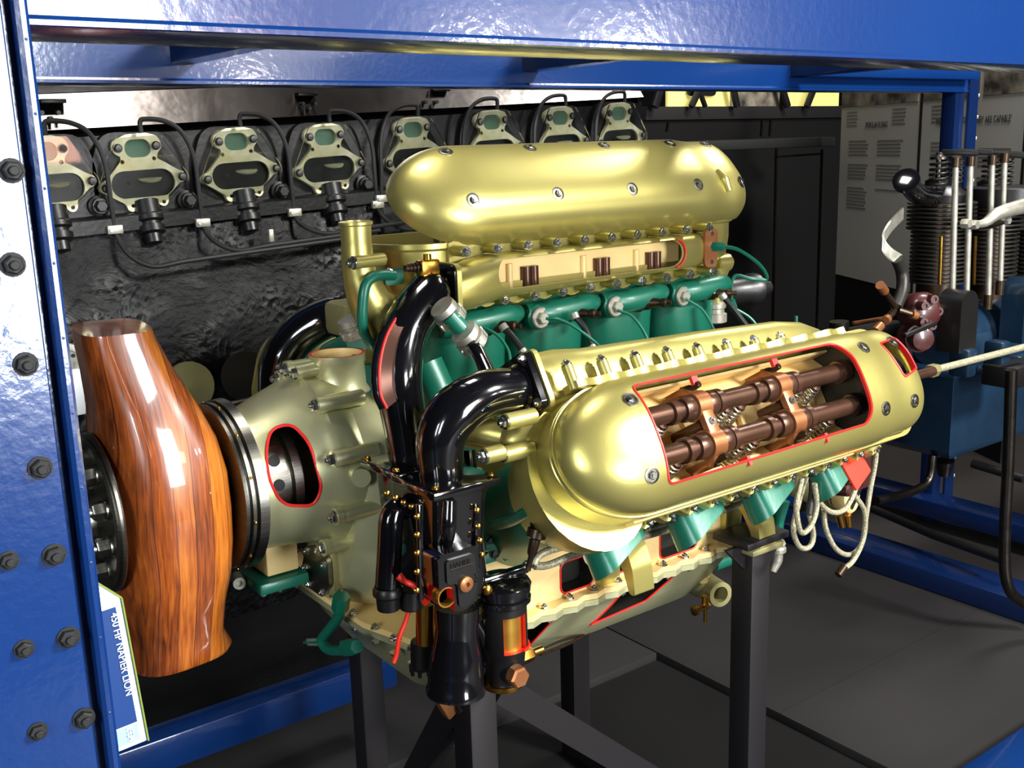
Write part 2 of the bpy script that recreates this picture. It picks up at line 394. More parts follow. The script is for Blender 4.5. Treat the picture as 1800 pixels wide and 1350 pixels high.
# front top beam: C channel with a rolled bottom lip
def beam(name, x0, x1, yf, z0, z1, th=.05, m='blue', lip=.006):
    b = NB(); pr = [(0, z1), (0, z0 + lip * 1.6), (-lip * .6, z0 + lip), (-lip * .6, z0 + lip * .3), (0, z0), (th, z0), (th, z0 + .006), (.008, z0 + .008), (.008, z1 - .008), (th, z1 - .006), (th, z1)]
    ring_faces(b, [[V((x, yf + y, z)) for y, z in pr] for x in (x0, x1)]); return part(name, b, m, rk)
beam('top_beam', -.4182, 1.35, -.75, .577, .70, .09, 'blue', .005)
beam('top_beam', -.40, 3.0, .60, .628, .80, .06, 'blue', .008)
for x in (.165, 1.03, 2.03):
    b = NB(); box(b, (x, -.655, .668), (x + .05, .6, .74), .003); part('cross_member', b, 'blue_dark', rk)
b = NB(); box(b, (2.03, .545, .668), (2.98, .599, .70), .003); part('cross_member', b, 'blue', rk)
# far right post with holes
for x0, x1, y0, y1 in ((2.96, 3.10, .60, .612), (3.088, 3.10, .612, .70)):
    pass
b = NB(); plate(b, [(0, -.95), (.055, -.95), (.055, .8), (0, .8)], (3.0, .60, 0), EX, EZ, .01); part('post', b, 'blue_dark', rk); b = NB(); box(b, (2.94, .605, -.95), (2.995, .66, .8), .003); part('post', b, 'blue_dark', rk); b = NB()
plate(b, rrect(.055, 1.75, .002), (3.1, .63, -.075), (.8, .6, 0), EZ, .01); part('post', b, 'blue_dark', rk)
for i in range(20):
    z = .62 - i * .075; b = NB(); cyl(b, (3.104, .625, z), (3.11, .617, z), .007, seg=10); part('post_hole', b, 'panel_grey', rk)
# bottom beams
b = NB(); box(b, (-.40, .55, -.775), (.56, .62, -.698), .004); part('low_beam', b, 'blue', rk)
b = NB(); box(b, (-.40, -.52, -.904), (2.4, -.43, -.85), .004); part('base_beam', b, 'blue', rk)
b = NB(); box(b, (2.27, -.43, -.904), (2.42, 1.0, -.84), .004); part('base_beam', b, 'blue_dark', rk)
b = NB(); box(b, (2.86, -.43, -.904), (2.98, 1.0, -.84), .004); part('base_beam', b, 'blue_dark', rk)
b = NB(); box(b, (1.9, .98, -.904), (3.05, 1.05, -.82), .004); part('base_beam', b, 'blue', rk)
for x in (1.55, 1.66, 1.77):
    b = NB(); box(b, (x, -.50, -.859), (x + .05, -.45, -.852), .002); part('beam_clip', b, 'brass', rk)

# ================================================================== LABEL SIGN
def sign():
    y0 = -.70
    c = [PY(150, 962, y0), PY(213, 1050, y0), PY(260, 1300, y0), PY(203, 1280, y0)]
    o = c[1]; n = V((.12, -1, .1)).normalized()
    # tilted plaque: axis down its length, axis across
    dn = (c[2] - c[1]).normalized(); ac = (c[3] - c[2]).normalized(); n = dn.cross(ac).normalized(); ac = n.cross(dn)
    t = thing('label_plaque', 'white acrylic plaque with blue panel reading 450 HP NAPIER LION, fixed beside the left post', 'sign', c[3])
    L = (c[2] - c[1]).length
    W_ = .055
    # outline in (down, across) coordinates; across points to the left of the picture
    pts = [(0, 0), (L, 0), (L, W_), (-.02 - .035, W_), (-.036, .031)]
    b = NB(); plate(b, pts, o, dn, ac, .003); part('board', b, 'sign_white', t)
    b = NB(); bar(b, o - n * .0004, o + dn * L - n * .0004, .0012, .0036, n); bar(b, o, o + dn * -.036 + ac * .031, .0012, .0036, n); part('clear_edge', b, 'acrylic_edge', t)
    nf = -n if (CAMPOS - o).dot(n) < 0 else n
    off = nf * .0034 if nf.dot(n) > 0 else nf * .0004
    b = NB(); box(b, (0, 0, 0), (L * .80, .021, .0003)); M = Matrix((dn, ac, n)).transposed().to_4x4(); M.translation = o + off + dn * .006 + ac * .0055; b.transform(M); part('blue_panel', b, 'sign_blue', t)
    b = NB(); box(b, (0, 0, 0), (L * .115, .021, .0003)); M.translation = o + off + dn * (L * .80 + .0075) + ac * .0055; b.transform(M); part('grey_panel', b, 'sign_grey', t)
    up = -ac if nf.dot(dn.cross(-ac)) > 0 else ac
    p = o + nf * (.0042 if nf.dot(n) > 0 else .0012)
    text(None, '450 HP NAPIER LION', p + dn * .010 + ac * .0105, dn, up, .0085, 'sign_white', t, squeeze=.93, depth=.0001)
    text(None, '1934', p + dn * (L * .83 + .003) + ac * .015, dn, up, .0075, 'sign_white', t, squeeze=.9, depth=.0001)
    b = NB()
    for k in range(20):
        x = .004 + k * .0042
        if k % 7 == 6: continue
        box(b, (x, .0335, 0), (x + .0022, .0365, .0002))
    M.translation = o + off; b.transform(M); part('small_print', b, 'sign_grey', t)
sign()

# ================================================================== ENGINE BEHIND (black, with cutaway ports)
SL = .0421; EL = V((1, 0, SL)).normalized(); YB = .82
def bz(x): return .4625 + SL * (x + .04)          # height of the port row
be = thing('black_inline_engine', 'huge black inline engine behind, with a row of cutaway ports under clear covers', 'engine', (.6, 1.1, -.1))
b = NB()
xs = [-.45 + i * (2.09 / 60) for i in range(61)]
def pb(x, y, z): return V((x, y, z + SL * x))
ring_faces(b, [[pb(x, YB, .33), pb(x, YB, .535), pb(x, YB + .02, .545), pb(x, YB + .45, .545), pb(x, YB + .45, .33)] for x in (-.45, 1.64)])
part('cylinder_block', b, 'engine_black', be)
b = NB(); ring_faces(b, [[pb(x, YB + .01, .545), pb(x, YB - .005, .552), pb(x, YB + .05, .625), pb(x, YB + .45, .625), pb(x, YB + .45, .545)] for x in (-.45, 1.64)])
part('top_cover_plate', b, 'mirror_plate', be, 'polished metal side strip above the ports')
b = NB(); ring_faces(b, [[pb(x, YB + .05, .627), pb(x, YB + .052, .70), pb(x, YB + .4, .70), pb(x, YB + .4, .627)] for x in (-.45, 1.64)])
part('top_cover_plate', b, 'mirror_plate', be)
b = NB(); ring_faces(b, [[pb(x, YB - .05, .338), pb(x, YB - .05, .366), pb(x, YB - .042, .372), pb(x, YB + .01, .376), pb(x, YB + .01, .335)] for x in (-.45, 1.64)])
part('block_rail', b, 'engine_black', be)
# crinkled crankcase bulging out below
from mathutils import noise
b = NB(); rows = []
for i in range(161):
    x = -.45 + i * 2.15 / 160; r_ = []
    for j in range(73):
        t = j / 72; z = .345 - t * .95; yy = YB - .03 - .05 * math.sin(min(1, t * 2.2) * math.pi / 2) + .10 * max(0, t - .35) ** 1.3
        q = V((x * 8, z * 8, 3)); lump = noise.fractal(q, 1, 2.2, 4) * .006 + noise.noise(V((x * 30 + z * 9, z * 40, 1))) * .0022 * max(0, min(1, (.55 - x) * 2 + .4))
        lump += .0014 * abs(noise.noise(V((x * 60 + 4 * noise.noise(q), z * 90, 7))))
        r_.append(pb(x, yy - lump, z))
    rows.append(r_)
ring_faces(b, rows, closed=False); part('crankcase', b, 'crinkle', be, 'crinkled black lower casting')
b = NB(); box(b, (-.45, YB + .06, -.904), (1.69, YB + .46, .34)); part('crankcase_core', b, 'engine_black', be)
b = NB(); tube(b, [pb(-.4, .66, -.06), pb(1.6, .66, -.05)], .018, sm=False); part('control_shaft', b, 'dark_steel', be)
# raised pad for each cylinder, port plate, plug boss, cap
k = .00049
def zp(p): return [(a * k, -c * k) for a, c in p]
OUT = zp([(-88, -150), (-45, -166), (38, -168), (82, -155), (98, -128), (96, -100), (78, -80), (72, -58), (100, -42), (150, -8), (182, 8), (192, 28), (182, 48), (158, 54), (128, 82), (100, 102), (98, 135), (82, 150), (60, 144), (48, 120), (-40, 124), (-42, 150), (-60, 162), (-80, 154), (-88, 128), (-130, 100), (-165, 78), (-186, 66), (-192, 48), (-178, 30), (-150, 16), (-112, -26), (-88, -50), (-82, -74), (-106, -86), (-118, -112), (-108, -138)])
def proto_port():
    c = V((0, 0, 0)); P = thing('p', 'x', 'x')
    b = NB()
    h1 = [(x - 5 * k, y + 105 * k) for x, y in rrect(112 * k, 76 * k, 34 * k)]; h2 = [(x, y - 45 * k) for x, y in rrect(276 * k, 116 * k, 56 * k)]
    hs = [circ(x * k, -y * k, 9 * k, 10) for x, y in ((-78, -52), (60, -58), (-58, 135), (78, 130))]
    plate(b, rpoly(OUT, 8 * k, 2), (0, -.012, 0), EX, EZ, -.012 * -1 if False else .012, [h1, h2] + hs)
    bmesh.ops.translate(b, verts=b.verts, vec=(0, .012 - max(v.co.y for v in b.verts), 0))
    o = part('port_plate', b, 'port_metal', None)
    # recess cups
    sub = []
    b = NB(); plate(b, h2, (0, .034, 0), EX, EZ, .002); plate(b, [(x * 1.04, -.022 + (y + .022) * 1.06) for x, y in h2], (0, .036, 0), EX, EZ, .03, [h2]); sub.append(part('port_recess', b, 'port_dark', o))
    b = NB(); plate(b, [(x, y) for x, y in h1], (0, .014, 0), EX, EZ, .003); sub.append(part('port_recess', b, 'port_green', o, 'green painted port face'))
    b = NB(); lathe(b, (.018, .02, -.028), (0, -.3, 1), [(-.03, .004), (0, .004), (.008, .006), (.014, .024), (.018, .026), (.019, .002)], 20); sub.append(part('valve', b, 'port_metal', o))
    b = NB(); lathe(b, (-.028, .022, -.02), (0, -1, 0), [(-.01, .026), (.004, .02), (.010, .004)], 20); sub.append(part('piston_face', b, 'silver_cast', o))
    cov = rpoly(zp([(-95, -160), (92, -162), (195, 22), (192, 50), (98, 122), (-96, 128), (-196, 66), (-196, 40)]), 12 * k, 3)
    b = NB(); plate(b, cov, (0, -.008, 0), EX, EZ, .005); sub.append(part('clear_cover', b, 'perspex', o))
    for x, y in ((-93, -110), (70, -112), (-167, 52), (168, 28)):
        s = put('black_stud', (x * k, -.007, -y * k), (0, -1, 0), .0078, o, 'stud'); sub.append(s)
    bpy.data.objects.remove(P); return o, sub
po, psub = proto_port()
PXC = [(85, 312), (250, 304), (422, 290), (577, 280), (730, 265), (868, 250), (987, 241), (1090, 232)]
YP = YB - .03
for i, (px, py) in enumerate(PXC):
    c = PY(px, py, YP)
    b = NB(); plate(b, rpoly([(-.098, -.115), (.098, -.115), (.1, .02), (.075, .085), (-.075, .085), (-.1, .02)], .03), (c.x, YB + .004, c.z), EX, EZ, .022); part('cylinder_pad', b, 'engine_black', be)
    if i == 0: o = po; subs = psub
    else:
        o = po.copy(); COL.objects.link(o)
        for s in psub: t = s.copy(); COL.objects.link(t); t.parent = o
    o.parent = be; o.location = c - be.location; o.rotation_euler = (0, -.042, 0)
    # plug boss beneath the plate and the hex cap to its right
    q = c + V((.003, -.005, -.088)); b = NB()
    lathe(b, q, (0, -.35, -1), [(-.03, .026), (0, .026), (.004, .03), (.014, .03), (.018, .022), (.024, .022), (.026, .028), (.04, .028), (.044, .018), (.062, .017), (.066, .003)], 18); part('spark_plug', b, 'black_satin', be)
    q = c + V((.094, .012, -.062)); b = NB(); lathe(b, q, (0, -1, 0), [(0, .022), (.01, .022), (.012, .017), (.02, .016)], 18); hexa(b, q - EY * .018, q - EY * .032, .013); part('hex_cap', b, 'black_satin', be)
    # conduit: rises, turns right and drops between the pads
    top = c + V((0.0, -.02, .104)); b = NB()
    sgn = 1 if i < 4 else -1
    if i == 4: pass
    pts = [top + V((0, .0, -.022)), top, top + V((.01 * sgn, 0, .006)), top + V((.05 * sgn, 0, .002)), top + V((.085 * sgn, 0, -.02)), top + V((.108 * sgn, 0, -.075)), top + V((.112 * sgn, 0, -.16)), top + V((.116 * sgn, 0, -.225))]
    if i < 4:
        e_ = top + V((.118, -.012, -.235)); dr = (.034, .018, .006, .018)[i]
        pts += [e_ + V((.01, -.02, -.012 - dr * .6)), e_ + V((.05, -.045, -.024 - dr))] + [e_ + V((d, -.055, -.024 - dr + SL * d * 1.2)) for d in (.12, .3, .50 - .1 * i)]
    else: pts += [top + V((.118 * sgn, 0, -.30)), top + V((.13 * sgn, 0, -.34))]
    tube(b, pts, .0052, 8, 6); part('conduit', b, 'rubber', be)
    q = top + V((.1155 * sgn, -.004, -.215)); b = NB(); box(b, q - V((.019, .006, .009)), q + V((.013, .005, .009)), .002); cyl(b, q + V((-.012, -.005, 0)), q + V((-.012, -.009, 0)), .004, seg=8); part('pipe_clip', b, 'silver_cast', be)
for px, py in ((476, 414),):
    c = PY(px, py, YB - .10); b = NB(); box(b, c - V((.006, .005, .014)), c + V((.006, .005, .014)), .002); part('pipe_clip', b, 'silver_cast', be)
for px, py in ((90, 205), (545, 188), (760, 185)):
    c = PY(px, py, YB - .01); b = NB()
    for dx, dz in ((-.016, .008), (0, -.003), (.016, .008)): cyl(b, c + V((dx, .02, dz)), c + V((dx, 0, dz)), .0045, seg=10)
    part('rivet_group', b, 'black_satin', be)
for px, py in ((90, 178), (535, 166), (770, 158)):
    c = PY(px, py, YB + .03); b = NB(); box(b, c - V((.025, .02, .004)), c + V((.025, .02, .004)), .001); part('hinge_tab', b, 'black_satin', be)
# lower fittings seen left of the propeller and under the crankcase
c = PY(118, 640, .62); b = NB()
lathe(b, c, (-.3, -1, 0), [(0, .042), (.012, .042), (.014, .036), (.014, .03), (.01, .028), (.01, .012), (.02, .011)], 24)
part('fan_pulley', b, 'silver_cast', be)
for i in range(6):
    a = i * math.pi / 3; q = c + V((math.cos(a) * .02, -.0125, math.sin(a) * .02)); b = NB(); cyl(b, q, q + V((-.0006, -.002, 0)), .004, seg=10); part('pulley_hole', b, 'rubber', be)
c = PY(330, 680, .66); b = NB(); lathe(b, c, (0, -1, 0), [(0, .055), (.01, .055), (.014, .03), (.02, .01)], 24); part('end_disc', b, 'dull_gold', be)
c = PY(430, 660, .66); b = NB(); lathe(b, c, (0, -1, 0), [(0, .055), (.006, .055), (.01, .03), (.012, .01)], 24); part('end_disc', b, 'black_satin', be)
c = PY(127, 690, .6); b = NB(); box(b, c - V((.02, .01, .045)), c + V((.02, .01, .045)), .004); part('side_plate', b, 'sign_white', be, 'small white plate low on the engine')
# ================================================================== ENGINE STAND
st = thing('engine_stand', 'black square-tube steel stand with diagonal braces carrying the gold aircraft engine', 'stand', (.58, 0, -.925))
def leg(x, y, top, wd=.05, lab=None):
    b = NB(); box(b, (x - wd / 2, y - wd / 2, -.924), (x + wd / 2, y + wd / 2, top), .003); return part('leg', b, 'stand_black', st)
leg(.230, -.27, -.285); leg(.325, .26, -.27); leg(.835, -.30, -.225); leg(.86, .24, -.27)
b = NB(); bar(b, (.27, -.27, -.33), (.86, -.27, -.86), .045, .045, (0, 1, 0)); part('brace', b, 'stand_black', st)
b = NB(); bar(b, (.215, -.26, -.33), (.34, .24, -.90), .05, .03, (1, 0, 0)); part('brace', b, 'stand_black', st)
b = NB(); bar(b, (.23, -.26, -.90), (.325, .26, -.90), .04, .04); part('cross_bar', b, 'stand_black', st)
b = NB(); bar(b, (.84, -.27, -.90), (.86, .26, -.90), .04, .04); part('cross_bar', b, 'stand_black', st)
b = NB(); box(b, (.785, -.335, -.225), (.90, -.25, -.212), .002)
plate(b, [(0, 0), (.06, 0), (0, -.085)], (.86, -.30, -.225), EX, EZ, .008); plate(b, [(0, 0), (-.05, 0), (0, -.05)], (.81, -.30, -.225), EX, EZ, .008)
part('mounting_bracket', b, 'stand_black', st)
b = NB(); box(b, (.2, -.30, -.285), (.28, -.22, -.272), .002); part('mounting_bracket', b, 'stand_black', st)
p = PY(785, 1232, -.25); b = NB(); fbox(b, p, V((.9, 0, .45)).normalized(), EY, V((-.45, 0, .9)).normalized(), .03, .02, .05, .003); part('copper_tab', b, 'copper_tan', st, 'small copper coloured tab under the intake cone')

# ================================================================== THE GOLD CUTAWAY ENGINE
en = thing('aircraft_engine', 'gold and green broad-arrow cutaway aircraft engine with black induction pipes, on the black stand', 'engine', (.55, 0, -.45))
def sec(x, cy, cz, hy, hu, hd, n, k=48):
    out = []
    for i in range(k):
        a = 2 * math.pi * i / k; c, s = math.cos(a), math.sin(a)
        out.append(V((x, cy + hy * math.copysign(abs(c) ** (2 / n), c), cz + (hu if s > 0 else hd) * math.copysign(abs(s) ** (2 / n), s))))
    return out
# gear case (hollow, with an oval window cut in the side facing the viewer)
b = NB()
O = [(-.03, .106, 0), (0, .110, 0), (.045, .121, .008), (.09, .132, .014), (.098, .138, .014), (.125, .142, .008), (.15, .144, .0), (.175, .142, -.012)]
out = [sec(x, 0, cz, r, r, r, 2, 64) for x, r, cz in O]; inn = [sec(x, 0, cz, r - .009, r - .009, r - .009, 2, 64) for x, r, cz in O][::-1]
rg = out + inn; vs = [[b.verts.new(p) for p in r] for r in rg]
for a, c in zip(vs, vs[1:] + vs[:1]):
    for i in range(64): b.faces.new((a[i], a[(i + 1) % 64], c[(i + 1) % 64], c[i]))
cut = NB(); dv = ray(515, 816).normalized(); wr = []
wp = [PY(px, py, -.115) for px, py in rpoly([(466, 795), (474, 752), (512, 742), (545, 778), (566, 858), (552, 889), (498, 889), (474, 850)], 30, 5)]
ring_faces(cut, [[p + dv * t for p in wp] for t in (-.08, .11)], mi=1)
def gsurf(p):      # slide along the cutter direction until the case surface is met
    for k_ in range(160):
        q = p + dv * (-.08 + k_ * .0012); r = .11
        for (xa, ra, za), (xb, rb_, zb) in zip(O, O[1:]):
            if xa <= q.x <= xb: t = (q.x - xa) / (xb - xa); r = ra + (rb_ - ra) * t; z0 = za + (zb - za) * t; break
        else: z0 = 0
        if math.hypot(q.y, q.z - z0) <= r: return q
    return p
GW = [gsurf(p) for p in wp]
gc = part('gear_case', b, ['pale_gold', 'red'], en, 'pale gold gear case with red-edged window', cut=[cut])
def big(pts, px, py): pass
b = NB(); tube(b, GW + GW[:1], .0024, 8, 1, sm=False); part('cut_edge', b, 'red', en, 'red painted edge of the gear case window')
b = NB(); lathe(b, (.005, 0, 0), EX, [(-.02, .03), (-.02, .088), (.03, .088), (.032, .082), (.036, .082), (.038, .092), (.052, .092), (.054, .06), (.10, .06), (.12, .10)], 48)
part('reduction_gear', b, 'steel', en)
for i in range(10):
    a = math.radians(150 + i * 24); b = NB(); d = V((0, math.cos(a), math.sin(a))); q = V((.018, 0, 0)) + d * .0885
    cyl(b, q - d * .002, q + d * .001, .009, seg=14); part('gear_case_hole', b, 'rubber', en)
b = NB(); box(b, (.10, -.02, -.15), (.17, .14, .10), .01); part('gear_case_web', b, 'dull_gold', en)
# crankcase front and main body
b = NB()
S = [(.120, 0, -.01, .130, .145, .19, 2.3), (.145, 0, -.02, .148, .158, .215, 2.4), (.175, 0, -.03, .164, .158, .215, 2.5), (.21, 0, -.04, .182, .148, .205, 2.8), (.25, 0, -.05, .2, .13, .195, 3.2), (.30, 0, -.06, .21, .10, .185, 3.6)]
ring_faces(b, [sec(*s) for s in S]); part('crankcase_front', b, 'pale_gold', en)
PROF = [(-.235, -.246), (-.235, -.19), (-.225, -.17), (-.12, .0), (-.09, .012), (.09, .012), (.12, 0), (.225, -.17), (.235, -.19), (.235, -.246)]
b = NB(); X0, X1 = .29, .885
ring_faces(b, [[V((x, y * s, z)) for y, z in PROF] for x, s in ((X0, 1), (X1 - .03, 1), (X1, .93))])
cs = []
for a, c in (((.435, -.238), (.508, -.182)), ((.555, -.235), (.60, -.19)), ((.665, -.238), (.76, -.175))):
    cu = NB(); plate(cu, [(a[0] + .5 * (c[0] - a[0]) + x, a[1] + .5 * (c[1] - a[1]) + z) for x, z in rrect(c[0] - a[0], c[1] - a[1], .012, 3)], (0, -.20, 0), EX, EZ, .05, mi=1); cs.append(cu)
part('crankcase', b, ['cream', 'port_dark'], en, 'cream gold crankcase with red-edged openings', cut=cs)
for a, c in (((.435, -.238), (.508, -.182)), ((.555, -.235), (.60, -.19)), ((.665, -.238), (.76, -.175))):
    b = NB(); lp = [V((a[0] + .5 * (c[0] - a[0]) + x, -.2355, a[1] + .5 * (c[1] - a[1]) + z)) for x, z in rrect(c[0] - a[0], c[1] - a[1], .012, 3)]; tube(b, lp + lp[:1], .0018, 6, 1, sm=False); part('cut_edge', b, 'red', en)
# joint flange with scalloped edge, sump below it
fl = []
for i in range(27):
    x = .31 + i * (.60 / 26); fl.append((x, -.262 if i % 2 == 0 else -.254))
pts = [(.135, .19), (.135, -.10), (.165, -.215), (.20, -.25)] + [(x, y) for x, y in fl] + [(.915, -.2), (.915, .2), (.9, .255), (.2, .255), (.16, .22)]
b = NB(); plate(b, pts, (0, 0, -.264), EX, EY, .010); part('crankcase_flange', b, 'pale_gold', en)
b = NB(); plate(b, [(x * .998 + .0005, y * .995) for x, y in pts], (0, 0, -.2535), EX, EY, .010); part('crankcase_flange', b, 'cream', en)
b = NB()
def sump(z, x0, x1, hy, r): return [V((x0 + (x1 - x0) / 2 + p[0], p[1], z)) for p in rrect(x1 - x0, hy * 2, r, 6)]
ring_faces(b, [sump(-.264, .16, .90, .235, .05), sump(-.275, .165, .895, .228, .05), sump(-.33, .19, .885, .195, .06), sump(-.375, .22, .86, .16, .06), sump(-.395, .24, .82, .13, .06), sump(-.40, .26, .79, .11, .05)][::-1])
cs = []
SP = ([(.30, -.352), (.30, -.272), (.432, -.272), (.425, -.29), (.398, -.335)], [(.540, -.345), (.572, -.300), (.585, -.273), (.715, -.269), (.712, -.29), (.668, -.333)])
for pl in SP:
    cu = NB(); plate(cu, rpoly(pl, .006, 2), (0, -.10, 0), EX, EZ, .2, mi=1)
    cs.append(cu)
part('sump', b, ['pale_gold', 'port_dark'], en, 'pale gold sump with red-edged openings', cut=cs)
def sy(z):
    zz = [(-.40, .11), (-.395, .13), (-.375, .16), (-.33, .195), (-.275, .228), (-.264, .235)]
    for (a, p), (c, q) in zip(zz, zz[1:]):
        if z <= c: return p + (q - p) * (z - a) / (c - a)
    return .235
for pl in SP:
    lp = []; rp = rpoly(pl, .006, 2)
    for i in range(len(rp)):
        u, v = V(rp[i]), V(rp[(i + 1) % len(rp)])
        for k_ in range(4): q = u.lerp(v, k_ / 4); lp.append(V((q.x, -sy(q.y) - .0005, q.y)))
    b = NB(); tube(b, lp + lp[:1], .0019, 6, 1, sm=False); part('cut_edge', b, 'red', en)
for i in range(11):
    x = .335 + i * .0545
    put('bolt', (x, -.247, -.2435), EZ, .0062, en, 'flange_bolt'); put('bolt', (x + .01, -.247, -.264), -EZ, .0062, en, 'flange_bolt')
for px, py in [(575, 1052), (610, 1083), (648, 1108), (680, 1128), (712, 1145)]:
    p = PZ(px, py, -.2435); put('bolt', p + V((.012, 0, 0)), EZ, .0062, en, 'flange_bolt'); put('bolt', p + V((.012, 0, -.021)), -EZ, .006, en, 'flange_bolt')
# raised bosses with studs round the gear case joint
HD = [(513, 686, .03), (552, 737, .045), (577, 806, .04), (579, 883, .045), (566, 935, .04)]
for px, py, L in HD:
    p = PX(px, py, .088); d = V((0, p.y, p.z - .014)); d = d.normalized() * .150; p = V((.080, d.y, d.z + .014))
    b = NB(); cyl(b, p + EX * .006, p + EX * (.035 + L), .0125, .0125, 18, bev=.002); cyl(b, p, p + EX * .01, .0135, seg=18); part('stud_boss', b, 'pale_gold', en)
    put('bolt', p, -EX, .0085, en, 'stud')
for px, py in ((488, 672), (520, 662)):
    p = PX(px, py, .09) + EZ * .006; b = NB(); cyl(b, p, p + V((.07, 0, .004)), .0125, seg=18); part('stud_boss', b, 'pale_gold', en); put('bolt', p, -EX, .0085, en, 'stud')
for px, py in ((546, 947), (534, 960), (600, 1048), (566, 1000)):
    p = PX(px, py, .115); put('bolt', p, -EX, .0095, en, 'stud')
p = PY(636, 838, -.15); b = NB(); cyl(b, p + V((.01, .02, 0)), p + V((-.004, -.006, 0)), .0145, seg=24); part('core_plug', b, 'pale_gold', en)
# top opening of the gear case with red cut edge
c = V((.165, -.015, .118)); b = NB(); lathe(b, c, EZ, [(0, .05), (.01, .044), (.045, .043), (.05, .045), (.062, .045)], 32, cap=False)
lathe(b, c, EZ, [(.062, .045), (.062, .040)], 32, mi=1, cap=False); lathe(b, c, EZ, [(.062, .040), (.03, .039), (.03, .001)], 32, mi=2, cap=False)
part('breather_neck', b, ['pale_gold', 'red', 'cream'], en, 'open neck with red cut rim and cream inside')
for dy in (-.012, .010):
    b = NB(); q = c + V((.034, dy - .006, .047)); cyl(b, q, q + V((-.003, -.001, 0)), .007, seg=14); part('neck_hole', b, 'rubber', en)
# octagonal pump cover at the front, cream pad and green sump pump
p = PX(562, 1000, .10); b = NB(); ax = V((-1, -.25, 0)).normalized(); x_, y_, z_ = basis(ax)
plate(b, rpoly([(-.024, -.034), (.012, -.044), (.03, -.02), (.03, .022), (.014, .044), (-.022, .036), (-.034, .0)], .006), p, x_, y_, .008); part('pump_cover', b, 'steel', en)
for a, c_ in ((-.02, -.028), (.012, -.034), (.022, .015), (-.018, .03), (.01, .036), (-.026, 0)): put('bolt', p + x_ * a + y_ * c_ + ax * .008, ax, .0055, en, 'stud')
b = NB(); fbox(b, p - ax * .022, x_, y_, ax, .066, .09, .045, .012); part('pump_body', b, 'dull_gold', en)
p0, p1 = PY(458, 945, 0.02), PY(503, 985, 0.02); b = NB(); box(b, (p0.x - .01, -.02, p1.z - .003), (p1.x + .004, .12, -.10), .003); part('underside_pad', b, 'cream', en)
b = NB(); q = (p0 + p1) / 2; fbox(b, V((q.x - .008, .03, p1.z - .016)), EX, EY, EZ, .085, .13, .02, .005); cyl(b, (q.x - .03, .05, p1.z - .022), (q.x + .02, .05, p1.z - .022), .012); part('scavenge_pump', b, 'green', en)
for dx in (-.04, -.012, .016): put('bolt', V((q.x + dx, -.02, p1.z - .026)), -EZ, .005, en, 'stud')
p = PY(421, 1026, .02); b = NB(); lathe(b, p, (-.3, -1, 0), [(-.03, .010), (0, .010), (.0, .005), (-.006, .004)], 18); part('pump_union', b, 'silver_cast', en)
# green drain pipe at the front foot
f = lambda px, py: PX(px, py, .10)
b = NB(); tube(b, [f(600, 1052), f(597, 1080), f(580, 1105), f(566, 1125), f(580, 1142), f(620, 1142)], .0085, 14); hexa(b, f(601, 1048), f(597, 1075), .014); hexa(b, f(608, 1138), f(628, 1136), .014); cyl(b, f(562, 1128), f(535, 1129), .004, .003); part('drain_pipe', b, 'green', en)
b = NB()
for k_ in range(4): p = f(559 - k_ * 5, 1128); cyl(b, p, p + V((-.003, 0, 0)), .0065, seg=12)
part('drain_tap', b, 'silver_cast', en)
# mounting feet arches on the crankcase side
for x in (.535, .845):
    b = NB(); outer = [(-.27, -.02), (-.27, .03)]
    ys = [(-.10, -.02), (-.10, .115), (-.065, .11), (-.03, .09), (-.012, .05), (-.005, -.02), (-.018, -.02), (-.03, .02), (-.055, .052), (-.08, .055), (-.085, -.02)]
    pts = [(-.235 + 0, -.245), (-.235, -.10), (-.27, -.115), (-.305, -.145), (-.325, -.185), (-.332, -.232), (-.318, -.232), (-.305, -.20), (-.285, -.17), (-.262, -.155), (-.25, -.175), (-.247, -.245)]
    plate(b, rpoly(pts, .006, 3), (x + .022, 0, 0), EY, EZ, -.044 if False else .044)
    bmesh.ops.translate(b, verts=b.verts, vec=(x + .022 - max(v.co.x for v in b.verts), 0, 0)); part('mounting_foot', b, 'gold', en)
b = NB(); box(b, (.80, -.335, -.240), (.885, -.25, -.228), .003); part('mounting_foot', b, 'dull_gold', en)
# rear lower outlet and taps
p = PY(1255, 1038, -.18); d = V((-.25, -.9, .05)).normalized(); b = NB(); lathe(b, p - d * .05, d, [(0, .03), (.02, .027), (.075, .025), (.075, .016), (.04, .015)], 24); tube(b, [p - d * .03, p + V((-.04, .04, .03)), p + V((-.07, .06, .05))], [.026, .03, .034], 16); part('oil_outlet', b, 'dull_gold', en)
p = PY(1240, 1066, -.2); b = NB(); cyl(b, p + EZ * .022, p, .007); cyl(b, p + V((-.024, -.0, 0)), p + V((.01, 0, 0)), .006); cyl(b, p, p - EZ * .032, .0035); lathe(b, p + V((-.022, 0, 0)), -EX, [(0, .008), (.004, .01), (.01, .01), (.012, .004)], 10); part('brass_tap', b, 'brass', en)
b = NB(); q = PY(1235, 1005, -.18); hexa(b, q + V((0, 0, -.02)), q + V((0, 0, .01)), .012); part('outlet_nut', b, 'cream', en)
b = NB(); q = PY(1260, 990, -.15); cyl(b, q - EX * .01, q + EX * .06, .014); part('outlet_pipe', b, 'green', en)
b = NB(); q0, q1 = PY(950, 1150, -.24), PY(1035, 1112, -.15); tube(b, [q0, (q0 + q1) / 2 + V((0, 0, -.004)), q1], .0028, 8); tube(b, [q0 + EZ * .008, (q0 + q1) / 2 + V((0, 0, .008)), q1], .002, 8); part('control_rod', b, 'old_plug', en)
b = NB(); tube(b, [PY(1372, 880, -.12), PY(1368, 915, -.12), PY(1366, 945, -.12)], [.02, .013, .012], 14); part('rear_pipe', b, 'green', en)
